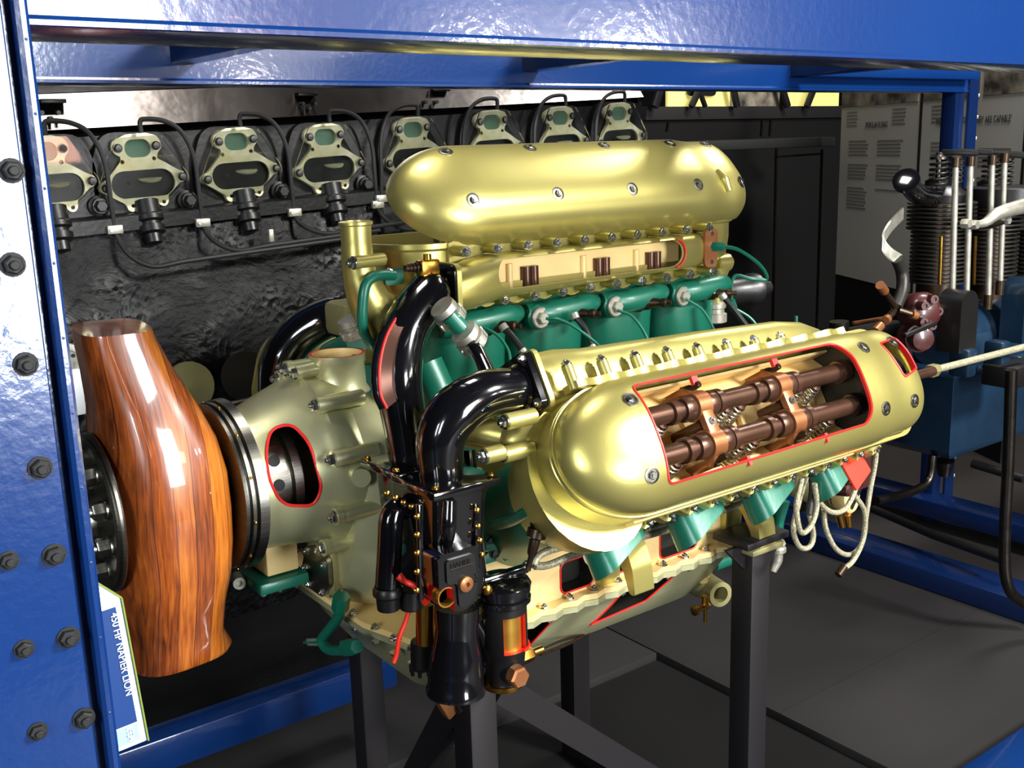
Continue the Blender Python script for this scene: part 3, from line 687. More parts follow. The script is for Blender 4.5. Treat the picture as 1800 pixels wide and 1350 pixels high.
b = NB(); q = PY(1366, 950, -.12); lathe(b, q, -EZ, [(0, .016), (.006, .019), (.012, .016), (.016, .020), (.024, .020), (.026, .014)], 18); tube(b, [q - EZ * .02, q - EZ * .045, q + V((-.012, 0, -.068))], [.013, .013, .008], 12); part('rear_union', b, 'silver_cast', en)
# ------------------------------------------------------------------ camshaft housings, covers, cylinders for each bank
def stadium(x0, x1, hw, rf, rb, k=10):
    """plan outline in (x,u): front end radius rf, rear corner radius rb"""
    out = []
    for cx, cy, a, r in ((x1 - rb, hw - rb, 0, rb), (x0 + rf, hw - rf, 90, rf), (x0 + rf, -hw + rf, 180, rf), (x1 - rb, -hw + rb, 270, rb)):
        for i in range(k + 1):
            t = math.radians(a + 90 * i / k); out.append((cx + r * math.cos(t), cy + r * math.sin(t)))
    return out
def nose(x0, x1, hw, k=14):
    out = [(x1 - .05 + .05 * math.cos(a), hw - .05 + .05 * math.sin(a)) for a in [math.radians(9 * i) for i in range(11)]]
    out += [(x0 + .135 - .135 * math.sin(a), hw * math.cos(a)) for a in [math.pi * i / (2 * k) for i in range(2 * k + 1)]]
    return out + [(x1 - .05 + .05 * math.cos(a), -hw + .05 + .05 * math.sin(a)) for a in [math.radians(270 + 9 * i) for i in range(11)]]
def near_housing():
    b = NB(); R = lambda r, x0, x1, hw: [BK(60, x, u - .017, r) for x, u in nose(x0, x1, hw)]
    ring_faces(b, [R(.43, .310, .94, .080), R(.448, .284, .975, .092), R(.47, .262, 1.0, .098), R(.50, .247, 1.012, .0995), R(.538, .2435, 1.016, .0995), R(.5395, .245, 1.015, .098), R(.541, .2435, 1.016, .0995), R(.5465, .2435, 1.016, .0995), R(.5465, .251, 1.008, .0935), R(.50, .251, 1.008, .0935)])
    return part('camshaft_housing', b, 'gold', en)
def housing(t, top, label, open_top):
    b = NB(); prof = [(.44, .30, .96, .085, .04), (.455, .268, .985, .104, .05), (.48, .248, .995, .112, .06), (.52, .238, 1.0, .115, .07), (top - .012, .232, 1.0, .115, .08), (top - .008, .228, 1.004, .12, .085), (top, .228, 1.004, .12, .085)]
    uo = -.017 if t == 60 else 0
    if t == 60: prof = [(r, x0 - .004 if r < .5 else x0, xe, min(hw, .096), rf) for r, x0, xe, hw, rf in prof[:4]] + [(top - .006, .240, 1.0, .098, .082), (top, .242, .998, .096, .082)]
    def R(x0, x1, hw, rf, r): return [BK(t, x, u + uo, r) for x, u in stadium(x0, x1, hw, min(rf, hw - .001), .05)]
    rings = [R(x0, x1, hw, rf, r) for r, x0, x1, hw, rf in prof]
    rings += [R(.238, .994, .106, .08, top), R(.242, .99, .10, .08, top - .02), R(.262, .97, .09, .07, .49)]
    ring_faces(b, rings); return part('camshaft_housing', b, 'gold' , en, label)
housing(0, .558, None, True); near_housing(); housing(-60, .545, None, False)
# funnel-like bevel drive case under the front of each housing
for t in (0, 60):
    b = NB()
    def E_(cx, ax, au, r): return [BK(t, cx + ax * math.cos(a), au * math.sin(a), r) for a in (2 * math.pi * i / 32 for i in range(32))]
    ring_faces(b, [E_(.32, .03, .05, .37), E_(.315, .048, .07, .385), E_(.32, .066, .092, .425), E_(.325, .09, .106, .47), E_(.33, .10, .11, .50)]); part('bevel_drive_case', b, 'gold', en)
COVN = 2.5
def cover_shape(o, ev, eh, window=None, label=None, name='camshaft_cover'):
    """o at the base line x=0; ev across, eh outwards"""
    b = NB(); x0, x1 = .247, 1.018; W_, H_ = .097, .069; m = 26
    def fac(x):
        f = 1
        if x < x0 + .135: f = math.sqrt(max(0, 1 - ((x0 + .135 - x) / .135) ** 2))
        g = 1
        if x > x1 - .05: g = math.sqrt(max(0, 1 - ((x - x1 + .05) / .05) ** 2)) * .45 + .55
        w = W_ * f; h = H_ * f ** .85
        s = max(0, min(1, (x - .87) / .07)); s = s * s * (3 - 2 * s)
        w *= 1 - .05 * s; h *= 1 - .10 * s
        if x > .955: w *= 1 - .10 * ((x - .955) / .063) ** 2; h *= 1 - .12 * ((x - .955) / .063) ** 2
        return max(w * (g if x > x1 - .05 else 1), .001), max(h * (g if x > x1 - .05 else 1), .001)
    xs = [x0 + .135 * (1 - math.cos(i / 16 * math.pi / 2)) for i in range(16)] + [x0 + .135 + i * .03 for i in range(17)] + [.87 + i * .012 for i in range(1, 9)] + [x1 - .05 + .05 * math.sin(i / 9 * math.pi / 2) for i in range(1, 10)]
    rings = []
    for x in xs:
        w, h = fac(x); a = []
        for i in range(m + 1):
            p = math.pi * i / m; c, s = math.cos(p), math.sin(p)
            a.append(o + EX * x + ev * (w * math.copysign(abs(c) ** (2 / COVN), c)) + eh * (h * abs(s) ** (2 / 2.2)))
        xi = x0 + .006 + (x - x0) * (x1 - x0 - .012) / (x1 - x0)
        for i in range(m, -1, -1):
            p = math.pi * i / m; c, s = math.cos(p), math.sin(p)
            a.append(o + EX * xi + ev * (max(w - .006, .0005) * math.copysign(abs(c) ** (2 / COVN), c)) + eh * (max(h - .006, .0003) * abs(s) ** (2 / 2.2)))
        rings.append(a)
    ring_faces(b, rings); cs = []
    M = Matrix((EX, ev, eh)).transposed().to_4x4(); M.translation = o
    if window:
        c1 = NB(); plate(c1, window, (0, 0, .012), EX, EY, .2, mi=1); c1.transform(M)
        if M.determinant() < 0: bmesh.ops.reverse_faces(c1, faces=c1.faces)
        cs.append(c1)
        c2 = NB(); plate(c2, rpoly([(.93, -.055), (.985, -.06), (1.0, -.03), (1.0, .0), (.945, .012)], .006, 3), (0, 0, .02), EX, EY, .2, mi=1); c2.transform(M)
        if M.determinant() < 0: bmesh.ops.reverse_faces(c2, faces=c2.faces)
        cs.append(c2)
    o_ = part(name, b, ['gold', 'red'], en, label, cut=cs); return o_, fac, M
# near bank cover (with the long window) and the propped cover of the upright bank
rh, uh = fr(60)
O60 = KC + rh * .547 + uh * -.017
win = rpoly([(.372, -.073), (.818, -.073), (.834, -.045), (.830, .050), (.815, .067), (.372, .071)], .012, 4)
cvn, facn, Mn = cover_shape(O60, uh, rh, win, 'camshaft cover of the near bank, cut open in a red-edged window')
rt, ut = fr(46)
r0, u0 = fr(0)
O0 = KC + r0 * .618 + u0 * .055 + EX * .006
cvc, facc, Mc = cover_shape(O0, ut, rt, None, 'plain camshaft cover propped above the upright bank')
def cov_pt(M, fac, x, v):
    w, h = fac(x); s = (1 - min(.99, abs(v) / w) ** COVN) ** (1 / 2.2) if False else (1 - (abs(v) / w) ** COVN) ** (1 / COVN) if abs(v) < w else 0
    return M @ V((x, v, h * s ** (COVN / 2.2)))
def cov_nut(M, fac, x, v, parent):
    p = cov_pt(M, fac, x, v); e = .004
    n = (cov_pt(M, fac, x + e, v) - p).cross(cov_pt(M, fac, x, v + e) - p).normalized()
    if n.dot(M.to_3x3() @ V((0, 0, 1))) < 0: n = -n
    put('nut', p - n * .0005, n, .0078, parent, 'cover_nut')
for x in (.352, .522, .690, .855): cov_nut(Mc, facc, x, .052, cvc); cov_nut(Mc, facc, x, -.052, cvc)
cov_nut(Mc, facc, .985, .045, cvc); cov_nut(Mc, facc, .96, -.055, cvc)
for x in (.345, .865, .955): cov_nut(Mn, facn, x, .053, cvn); cov_nut(Mn, facn, x + .01, -.053, cvn)
# small scoop on the propped cover's rear shoulder
p = cov_pt(Mc, facc, .93, .02); q = cov_pt(Mc, facc, .94, .062); b = NB(); tube(b, [p, (p + q) / 2 + rt * .004, q], [.006, .009, .007], 12); part('cover_scoop', b, 'gold', en)
def rim(M, fac, path, mt_='red', rad=.0019):
    pts = []
    for i in range(len(path)):
        a, c = V(path[i]), V(path[(i + 1) % len(path)]); n_ = max(1, int((c - a).length / .008))
        for k_ in range(n_): q = a.lerp(c, k_ / n_); pts.append(cov_pt(M, fac, q.x, q.y))
    b = NB(); tube(b, pts + pts[:1], rad, 6, 1, sm=False); return part('cut_edge', b, mt_, en, 'red painted edge of the cut window')
rim(Mn, facn, win); rim(Mn, facn, rpoly([(.93, -.055), (.985, -.06), (1.0, -.03), (1.0, .0), (.945, .012)], .006, 3))
# interior of the near bank: floor, camshafts, brackets, springs
def I(x, u, r): return BK(60, x, u, r)
b = NB(); ring_faces(b, [[I(x, -.09, .50), I(x, -.09, .515), I(x, -.07, .53), I(x, -.058, .525), I(x, -.05, .508), I(x, .03, .508), I(x, .04, .518), I(x, .085, .52), I(x, .085, .50)] for x in (.36, .86)]); part('valve_deck', b, 'cream', en)
for k_ in range(4):
    x = .40 + k_ * .12; b = NB(); ring_faces(b, [[I(x + a, u, .506 + h) for a, h in ((0, 0), (0, .012), (.03, .018), (.06, .012), (.06, 0))] for u in (-.045, .03)]); part('valve_deck_rib', b, 'cream', en)
b = NB(); box(b, (0, 0, 0), (.50, .004, .035)); M = Matrix((EX, -uh, rh)).transposed().to_4x4(); M.translation = I(.36, -.088, .515); b.transform(M); part('deck_wall', b, 'cream', en)
CU = (-.046, .012)
for cu_ in CU:
    b = NB(); cyl(b, I(.30, cu_, .573), I(.85, cu_, .573), .0145, seg=28)
    cs_ = part('camshaft', b, 'bronze', en, 'brown steel camshaft')
    for x in (.345, .478, .525, .655, .70, .84):
        b = NB(); lathe(b, I(x, cu_, .573), EX, [(-.010, .0145), (-.010, .0185), (-.006, .0195), (.006, .0195), (.010, .0185), (.010, .0145)], 28); part('camshaft_collar', b, 'dark_steel' if cu_ > 0 and x > .8 else 'bronze', cs_)
    for x in (.455, .548, .630, .722):
        sg = 1 if cu_ < 0 else 1; b = NB(); pts = [(.019 * math.cos(a), .019 * math.sin(a)) for a in [math.radians(q) for q in range(0, 181, 15)]] + [(-.014, -.018), (-.004, -.031), (.004, -.031), (.014, -.018)]
        plate(b, pts, I(x, cu_, .573), uh, rh, .011); part('cam_lobe', b, 'bronze', cs_)
for x in (.502, .680):
    b = NB()
    for cu_ in CU: lathe(b, I(x, cu_, .573), EX, [(-.013, .014), (-.013, .022), (.013, .022), (.013, .014)], 24)
    ax = I(x, CU[0], .573); bx_ = I(x, CU[1], .573); bar(b, ax + rh * .012, bx_ + rh * .012, .012, .022, EX, .002)
    bar(b, I(x, CU[0] - .012, .58), I(x, CU[0] - .03, .56), .014, .02, EX, .002); bar(b, I(x, CU[1] + .012, .58), I(x, CU[1] + .03, .56), .014, .02, EX, .002)
    for cu_ in (CU[0] - .026, CU[1] + .026): cyl(b, I(x, cu_, .50), I(x, cu_, .565), .008, seg=14)
    part('camshaft_bracket', b, 'copper_tan', en, 'copper coloured bracket across both camshafts')
    for cu_, s in ((CU[0] - .026, .0055), (CU[1] + .026, .0055)):
        b = NB(); hexa(b, I(x, cu_, .566), I(x, cu_, .574), .0085); cyl(b, I(x, cu_, .572), I(x + .004, cu_ - .002, .592), .005, seg=12, bev=.001); part('bracket_stud', b, 'old_plug', en)
    put('bolt', I(x + .0, -.017, .5905), rh, .0052, en, 'stud'); 
    b = NB(); cyl(b, I(x, -.017, .50), I(x, -.017, .575), .009, seg=14); part('bracket_pillar', b, 'bronze', en)
for x in (.405, .44, .575, .605, .745, .785):
    for cu_ in CU:
        b = NB(); pts = [I(x + .0135 * math.cos(q * .7), cu_ + .024 + .0135 * math.sin(q * .7) - q * .00028, .510 + q * .0008) for q in range(64)]
        tube(b, pts, .0017, 6, 1); part('valve_spring', b, 'chrome', en)
        b = NB(); lathe(b, I(x, cu_ + .008, .558), rh, [(0, .011), (.004, .011), (.006, .005), (.008, .004)], 14); part('spring_cap', b, 'bronze', en)
b = NB(); ring_faces(b, [[I(x, -.095, .50), I(x, -.095, .56), I(x, -.06, .598), I(x, .03, .598), I(x, .060, .56), I(x, .062, .50)] for x in (.862, .868)]); part('end_wall', b, 'port_dark', en)
b = NB(); lathe(b, I(.90, -.02, .57), EX, [(0, .02), (.03, .02), (.04, .03), (.06, .03), (.06, .01)], 20); part('cam_drive_gear', b, 'bronze', en)
# red tabs at the window edges
for x in (.505, .683):
    b = NB(); bar(b, I(x, -.088, .585), I(x, -.075, .585), .006, .012, EX); part('cut_tab', b, 'red', en)
    b = NB(); bar(b, I(x + .03, .046, .592), I(x + .03, .060, .592), .018, .006, EX); part('cut_tab', b, 'red', en)

# gap under the propped cover: springs and cups seen in the dark slot
for i in range(9):
    x = .34 + i * .075; b = NB(); cyl(b, BK(0, x, .07, .50), BK(0, x, .07, .565), .016, seg=16); part('valve_tappet', b, 'dark_steel' if i % 2 else 'bronze', en)

# ------------------------------------------------------------------ induction manifolds
def manifold(t, s, cut):
    """s=+1 when on the +u side"""
    b = NB(); def_ = []
    for x, cu_, hu, cr, hr, n in [(.295, .145, .036, .488, .036, 2.2), (.31, .146, .037, .489, .036, 2.3), (.34, .143, .038, .494, .038, 2.6), (.38, .138, .036, .500, .036, 3), (.60, .134, .034, .503, .034, 3.2), (.80, .132, .030, .504, .032, 3), (.86, .128, .026, .505, .030, 2.8), (.90, .12, .02, .505, .026, 2.4), (.915, .115, .012, .505, .016, 2.2)]:
        
        if t == 60: hu *= 1.28; cu_ -= .002; cr -= .004
        def_.append((x, cu_, hu, cr, hr, n))
    def rg(x, cu_, hu, cr, hr, n, d=0): return [BK(t, x, s * (cu_ + (hu - d) * math.copysign(abs(math.cos(a)) ** (2 / n), math.cos(a))), cr + (hr - d) * math.copysign(abs(math.sin(a)) ** (2 / n), math.sin(a))) for a in (2 * math.pi * i / 36 for i in range(36))]
    outer = [rg(*q) for q in def_]; inner = [rg(*q, .005) for q in def_][::-1]
    if cut:
        vs = [[b.verts.new(p) for p in r] for r in outer + inner]
        for a, c in zip(vs, vs[1:] + vs[:1]):
            for i in range(36): b.faces.new((a[i], a[(i + 1) % 36], c[(i + 1) % 36], c[i]))
        cu = NB(); rh_, uh_ = fr(t); plate(cu, [(x + .585, z + .506) for x, z in rrect(.425, .048, .0238, 8)], KC + uh_ * .145, EX, rh_, -.1 if False else .1, mi=1)
        zz = [((v.co - KC).dot(uh_)) for v in cu.verts]
        if min(zz) < .14: bmesh.ops.translate(cu, verts=cu.verts, vec=uh_ * .1)
        o = part('induction_manifold', b, ['gold', 'cream'], en, 'gold induction manifold with a long oval slot cut in it', cut=[cu])
        b = NB(); tube(b, [BK(t, .585 + .19 + .0245 * math.cos(a), .165 , .506 + .0245 * math.sin(a)) for a in [math.radians(g) for g in range(-85, 86, 10)]], .0018, 6, 1); part('cut_edge', b, 'red', en)
    else: ring_faces(b, outer); o = part('induction_manifold', b, ['gold'], en)
    # scalloped flanges and studs
    for row, (r_, du) in enumerate(((.5455, .0), (.464, .0))):
        if t == 60 and row == 1: continue
        if t == 60: r_ = .550
        b = NB(); pts = []
        for i in range(64):
            x = .315 + i * .0095; lob = .0045 * (math.cos((x - .325) / .0603 * 2 * math.pi)) ; pts.append((x, (.010 + lob) * (1 if row == 0 else -1)))
        pts = pts + [(.914, -.022 if row == 0 else .022), (.315, -.022 if row == 0 else .022)]
        rh_, uh_ = fr(t)
        plate(b, pts, BK(t, 0, s * .112, r_), EX, rh_, .011)
        zz = [(v.co - KC).dot(uh_) * s for v in b.verts]
        if min(zz) < .105: bmesh.ops.translate(b, verts=b.verts, vec=uh_ * s * .011)
        part('manifold_flange', b, 'gold', en)
        for i in range(10 if t == 0 else 10):
            x = (.325 + i * .0603 + (.012 if row else 0)) if t == 0 else .318 + i * .0635
            L = .030 if t == 0 else .022 - .0028 * i
            if t == 60 and i > 7: continue
            b = NB(); cyl(b, BK(t, x, s * .112, r_), BK(t, x, s * (.126 + L), r_), .0085, seg=16, bev=.001); part('stud_boss', b, 'gold', en)
            put('bolt', BK(t, x, s * (.126 + L), r_), uh_ * s, .0068, en, 'stud')
    # front flange plate
    b = NB(); rh_, uh_ = fr(t); plate(b, rrect(.088, .088, .012, 3), BK(t, .293, s * .145, .488), uh_, rh_, .008); part('inlet_flange', b, 'gold', en)
manifold(0, 1, True); manifold(60, -1, False)
b = NB(); box(b, (0, 0, 0), (.48, .004, .08)); M = Matrix((EX, -u0, r0)).transposed().to_4x4(); M.translation = BK(0, .35, .117, .465); b.transform(M); part('manifold_back', b, 'cream', en)
for x in (.475, .635, .76):
    b = NB()
    for d in (-.008, .008): cyl(b, BK(0, x + d, .122, .475), BK(0, x + d, .122, .508), .0085, seg=16)
    part('valve_guide', b, 'bronze', en)
    b = NB(); cyl(b, BK(0, x - .04, .118, .475), BK(0, x - .04, .118, .515), .006, seg=12); part('guide_pin', b, 'cream', en)  # plain cream pin beside each pair of guides
# rear bits of the upright bank: copper plate with green pipe, side lugs, vertical chrome union
b = NB(); plate(b, rrect(.034, .072, .012, 4), BK(0, .874, .152, .508), EX, EZ, .006); part('primer_plate', b, 'copper_tan', en)
for dz in (.026, -.026): put('bolt', BK(0, .876, .153, .508 + dz), -EY, .0055, en, 'stud')
b = NB(); hexa(b, BK(0, .88, .155, .51), BK(0, .89, .175, .51), .009)
part('primer_union', b, 'green', en)
b = NB(); q = BK(0, .892, .17, .51); tube(b, [q, PY(1300, 440, -.15), PY(1335, 465, -.14), PY(1348, 490, -.13), PY(1320, 490, -.12), PY(1292, 485, -.10), PY(1285, 510, -.10), PY(1288, 540, -.1)], .0036, 8); part('primer_pipe', b, 'green', en)
b = NB(); tube(b, [PY(1288, 540, -.1), PY(1320, 560, -.12), PY(1345, 595, -.14)], .003, 8); hexa(b, PY(1285, 528, -.1), PY(1291, 545, -.1), .008); part('primer_pipe', b, 'green', en)
b = NB(); cyl(b, BK(0, .945, .10, .468), BK(0, .985, .10, .468), .018, seg=20, bev=.003); cyl(b, BK(0, .985, .10, .468), BK(0, .99, .10, .468), .012); part('rear_lug', b, 'gold', en)
b = NB(); lathe(b, BK(0, .96, .09, .46), -EZ, [(0, .03), (.02, .022), (.05, .018), (.07, .017)], 20); part('rear_leg_pipe', b, 'gold', en)
b = NB(); lathe(b, BK(0, .96, .09, .392), -EZ, [(0, .019), (.004, .022), (.012, .022), (.014, .019), (.022, .019), (.024, .024), (.04, .024), (.043, .018)], 20); part('rear_coupling', b, 'silver_cast', en)
b = NB(); q = PY(1310, 510, .05); lathe(b, q, (1, -.1, 0), [(-.19, .024), (-.06, .03), (.0, .03), (.01, .036), (.03, .036), (.04, .02), (.07, .015)], 18); part('rear_magneto', b, 'black_satin', en)

# ------------------------------------------------------------------ cylinders (green water jackets)
for t in (0, 60, -60):
    for i in range(4):
        x = .375 + i * .17; b = NB()
        def J(hx, hu, r, n=3.2): return [BK(t, x + hx * math.copysign(abs(math.cos(a)) ** (2 / n), math.cos(a)), hu * math.copysign(abs(math.sin(a)) ** (2 / n), math.sin(a)), r) for a in (2 * math.pi * q / 40 for q in range(40))]
        hu = .112 if t == 0 else .078
        ring_faces(b, [J(.070, .070, .19, 2.2), J(.076, .08, .22, 2.3), J(.083, hu * .93, .25, 2.6), J(.0838, hu * .96, .30, 3), J(.0838, hu, .40, 3.4), J(.0838, hu * .97, .435, 3.4), J(.08, hu * .86, .452, 3)])
        cy_ = part('cylinder', b, 'green', en)
        if t == 0:
            b = NB(); tube(b, [BK(0, x - .07, .108, .425), BK(0, x - .02, .120, .425), BK(0, x + .05, .121, .43), BK(0, x + .083, .108, .43)], [.018, .022, .020, .014], 14); part('jacket_rib', b, 'green', cy_)
            # spark plug
            q = BK(0, x + .018, .125, .418); ax = V((.45, -1, .05)).normalized() if i < 3 else V((.7, -.9, 0)).normalized(); b = NB()
            lathe(b, q - ax * .014, ax, [(0, .017), (.008, .017), (.010, .012), (.016, .012)], 18); hexa(b, q, q + ax * .014, .014); lathe(b, q + ax * .013, ax, [(0, .010), (.012, .008), (.020, .007), (.022, .0085), (.030, .0085), (.032, .004), (.04, .004)], 14)
            part('spark_plug', b, 'old_plug', en)
            if i < 3:
                q2 = BK(0, x + .115, .118, .42); b = NB(); cyl(b, q2 + EY * .01, q2 - EY * .008, .022, seg=24, bev=.003); part('water_cap_boss', b, 'green', cy_)
                b = NB(); cyl(b, q2 - EY * .007, q2 - EY * .015, .0185, seg=24, bev=.002); hexa(b, q2 - EY * .014, q2 - EY * .022, .011); part('water_cap', b, 'silver_cast', cy_)
# plug leads and priming pipes over the green jackets
for pts, r_, m_ in (([(1010, 555), (1030, 580), (1045, 618)], .0055, 'black_satin'), ([(885, 575), (905, 598), (925, 625)], .006, 'black_satin'), ([(1270, 520), (1295, 550), (1325, 590)], .0055, 'black_satin'),
                    ([(960, 560), (985, 562), (1015, 578), (1050, 605), (1062, 620)], .0026, 'green'), ([(1085, 545), (1110, 555), (1130, 580), (1145, 612)], .0026, 'green'), ([(1205, 525), (1235, 545), (1255, 580), (1262, 605)], .0026, 'green'), ([(850, 575), (875, 590), (893, 615), (898, 640)], .0026, 'green')):
    P_ = [PY(px, py, -.165 - .02 * i) for i, (px, py) in enumerate(pts)]
    b = NB(); tube(b, P_, r_, 10); part('plug_lead' if m_ != 'green' else 'priming_pipe', b, m_, en)
    if m_ != 'green':
        d = (P_[-1] - P_[-2]).normalized(); b = NB(); cyl(b, P_[-1] - d * .012, P_[-1] + d * .012, .007, .005, bev=.001); part('lead_ferrule', b, 'silver_cast', en); b = NB(); cyl(b, P_[0] - d * .004, P_[0] + d * .006, .0075); part('lead_ferrule', b, 'silver_cast', en)
# long brown pipe between the banks, small green unions on top of the manifold end
b = NB(); cyl(b, PY(1140, 606, -.22), PY(1400, 578, -.22), .0085); tube(b, [PY(1400, 578, -.22), PY(1425, 580, -.23), PY(1440, 592, -.24), PY(1445, 610, -.25)], .006, 10); part('oil_pipe', b, 'pipe_brown', en)
b = NB(); q = PY(1399, 585, -.25); hexa(b, q - EZ * .014, q + EZ * .010, .010); cyl(b, q + EZ * .01, q + EZ * .032, .003); part('pipe_union', b, 'green', en)
# rear of the near bank: tacho drive to the right and a chain of exhaust beads
b = NB(); q = PY(1618, 658, -.45); cyl(b, V((.99, q.y, q.z)), q + EX * .04, .009); part('tachometer_drive', b, 'bronze', en)

# ------------------------------------------------------------------ lower side of the near bank
b = NB(); pts = []
for i in range(84):
    x = .30 + i * .0085; pts.append((x, .008 + .0065 * math.cos((x - .33) / .046 * 2 * math.pi)))
plate(b, pts + [(1.0, -.02), (.30, -.02)], BK(60, 0, .080, .468), EX, uh, .014)
part('lower_flange', b, 'gold', en)
for i in range(15): put('bolt', BK(60, .33 + i * .046, .085, .462), -rh, .006, en, 'stud'); put('bolt', BK(60, .33 + i * .046, .086, .48), (uh + rh * .5).normalized(), .0055, en, 'stud')
for i in range(4):
    x0 = .345 + i * .1725; x1 = x0 + .095; b = NB()
    def Q(x, u, r): return BK(60, x, u, r)
    top = [(x0, .40), (x0 - .004, .425), (x0 + .008, .45), (x1 - .008, .452), (x1 + .004, .43), (x1, .40)]
    def rr_(s, f): return [Q((x - (x0 + x1) / 2) * s + (x0 + x1) / 2, f(x), r) for x, r in rpoly(top, .015, 3)]
    outer = [rr_(1.12, lambda x: .070), rr_(1.12, lambda x: .084), rr_(1.0, lambda x: .088), rr_(.97, lambda x: .140 - (x - x0) / (x1 - x0) * .042)]
    inner = [rr_(.86, lambda x: .138 - (x - x0) / (x1 - x0) * .042), rr_(.86, lambda x: .09)]
    ring_faces(b, outer + inner)
    if i == 3:
        c_ = NB(); box(c_, (0, 0, 0), (.2, .3, .2), mi=1); M = Matrix((EX, uh, rh)).transposed().to_4x4(); M.translation = Q((x0 + x1) / 2 + .0, .078, .33); c_.transform(M)
        part('exhaust_stub', b, ['green', 'bright_red'], en, 'rearmost green exhaust stub, cut away')
        b = NB(); plate(b, rpoly([(x1 - .055, .088), (x1 + .004, .084), (x1 + .012, .118), (x1 - .045, .143)], .004), Q(0, 0, .455), EX, uh, .004); part('stub_liner', b, 'bright_red', en, 'bright red cut face of the stub')
    else: part('exhaust_stub', b, 'green', en)
    for dx in (-.008, x1 - x0 + .010): put('black_stud', Q(x0 + dx, .088, .43), uh, .008, en, 'stub_nut')
# braided ignition leads running under the stubs, loop and loose bundle at the rear
yy = -.36
for pts in ([(938, 992), (950, 975), (985, 962), (1060, 945), (1150, 925), (1240, 895), (1310, 868)], [(940, 995), (965, 993), (1010, 975), (1080, 955), (1160, 935), (1250, 905), (1315, 880)]):
    b = NB(); tube(b, [PY(px, py, yy) for px, py in pts], .0058, 10); part('ignition_lead', b, 'braid', en)
b = NB(); q = PY(1048, 975, -.375); lathe(b, q, (-.7, -.5, .2), [(0, .018), (.004, .02), (.008, .018), (.008, .011), (0, .011)], 20); part('lead_clip', b, 'silver_cast', en)
for k_, pts in enumerate(([(1418, 838), (1405, 880), (1395, 930), (1405, 960), (1422, 962), (1430, 940), (1422, 895), (1430, 860), (1425, 830)], [(1432, 835), (1440, 880), (1462, 900), (1485, 895), (1502, 865), (1505, 845)], [(1410, 840), (1400, 890), (1408, 935), (1425, 925), (1436, 890), (1432, 850)],
                          [(1448, 895), (1452, 930), (1470, 965), (1495, 975), (1515, 955), (1522, 910), (1530, 860), (1540, 800), (1533, 770)], [(1502, 870), (1520, 900), (1518, 945), (1500, 985), (1478, 1003)])):
    b = NB(); tube(b, [PY(px, py, -.40 - .012 * (k_ % 3)) for px, py in pts], .0048, 10); part('ignition_lead', b, 'braid', en, 'braided lead hanging loose at the rear')
b = NB(); q = PY(1482, 1000, -.42); cyl(b, q + V((.004, 0, .004)), q - V((.014, 0, .008)), .007); part('lead_terminal', b, 'old_plug', en)
b = NB(); p0 = PY(1425, 825, -.40); tube(b, [p0, PY(1428, 860, -.41), PY(1422, 905, -.42)], .006, 8); part('lead_boot', b, 'rubber', en)
# ignition distributor: tan disc with dark arm, column of round terminals
q = PY(1497, 870, -.30); ax = V((.25, -1, .1)).normalized(); b = NB(); lathe(b, q, ax, [(-.03, .03), (-.01, .037), (0, .037), (.004, .033), (.005, .01)], 28); part('distributor', b, 'cream', en)
b = NB(); bar(b, q + ax * .01 + V((-.018, 0, -.024)), q + ax * .01 + V((.014, 0, .018)), .009, .008, ax, .002); part('distributor_arm', b, 'black_satin', en)
b = NB(); cyl(b, PY(1475, 905, -.31), PY(1480, 925, -.31), .007); cyl(b, PY(1490, 905, -.31), PY(1492, 925, -.31), .007); part('distributor_terminal', b, 'brass', en)
for px, py in ((1503, 808), (1519, 822), (1511, 846), (1497, 838), (1520, 790), (1492, 862)):
    q = PY(px, py, -.38); b = NB(); lathe(b, q, (.2, -1, .1), [(-.03, .012), (0, .012), (.004, .009), (.005, .001)], 16); part('terminal_cap', b, 'maroon', en)
b = NB(); q = PY(1510, 815, -.34); fbox(b, q, EX, EY, EZ, .05, .03, .10, .01); part('distributor_block', b, 'maroon', en)
b = NB(); q = PY(1497, 870, -.30); tube(b, [V((.86, -.10, -.12)), V((1.0, -.14, -.12)), q + V((-.01, .09, .0)), q + V((-.006, .025, 0))], [.07, .05, .036, .034], 20); tube(b, [q + V((0, .06, .01)), q + V((.02, .03, .05)), PY(1510, 830, -.33)], [.02, .018, .016], 12); part('accessory_drive_case', b, 'dull_gold', en)
# spark plug and coolant elbow at the front of the near bank
q = PY(945, 930, -.40); b = NB(); cyl(b, PY(958, 900, -.39), q, .016, .013, bev=.003); lathe(b, q, PY(932, 985, -.40) - q, [(0, .014), (.012, .014), (.015, .008), (.035, .007), (.04, .004), (.06, .004)], 14); part('spark_plug', b, 'old_plug', en)
b = NB(); cyl(b, PY(968, 888, -.36), PY(975, 940, -.40), .02, .018, bev=.003); part('magneto_cap', b, 'black_satin', en)
b = NB(); tube(b, [PY(860, 925, -.22), PY(900, 915, -.33), PY(935, 895, -.39), PY(985, 882, -.42)], .0085, 14); plate(b, rpoly([(-.012, -.036), (.012, -.036), (.012, .036), (-.012, .036)], .008), PY(986, 888, -.42), V((.2, -.3, 0)).normalized().cross(EZ) * 0 + V((.3, -1, 0)).normalized(), EZ, .006); part('coolant_pipe', b, 'green', en)
for py in (866, 916): put('bolt', PY(982, py, -.425), (-.9, -.4, .1), .0055, en, 'stud')
b = NB(); q = PY(940, 832, -.40); lathe(b, q, (-.75, -.6, .1), [(-.02, .02), (0, .02), (.002, .018), (.002, .015), (.0005, .014)], 26); part('inspection_plug', b, 'gold', en)
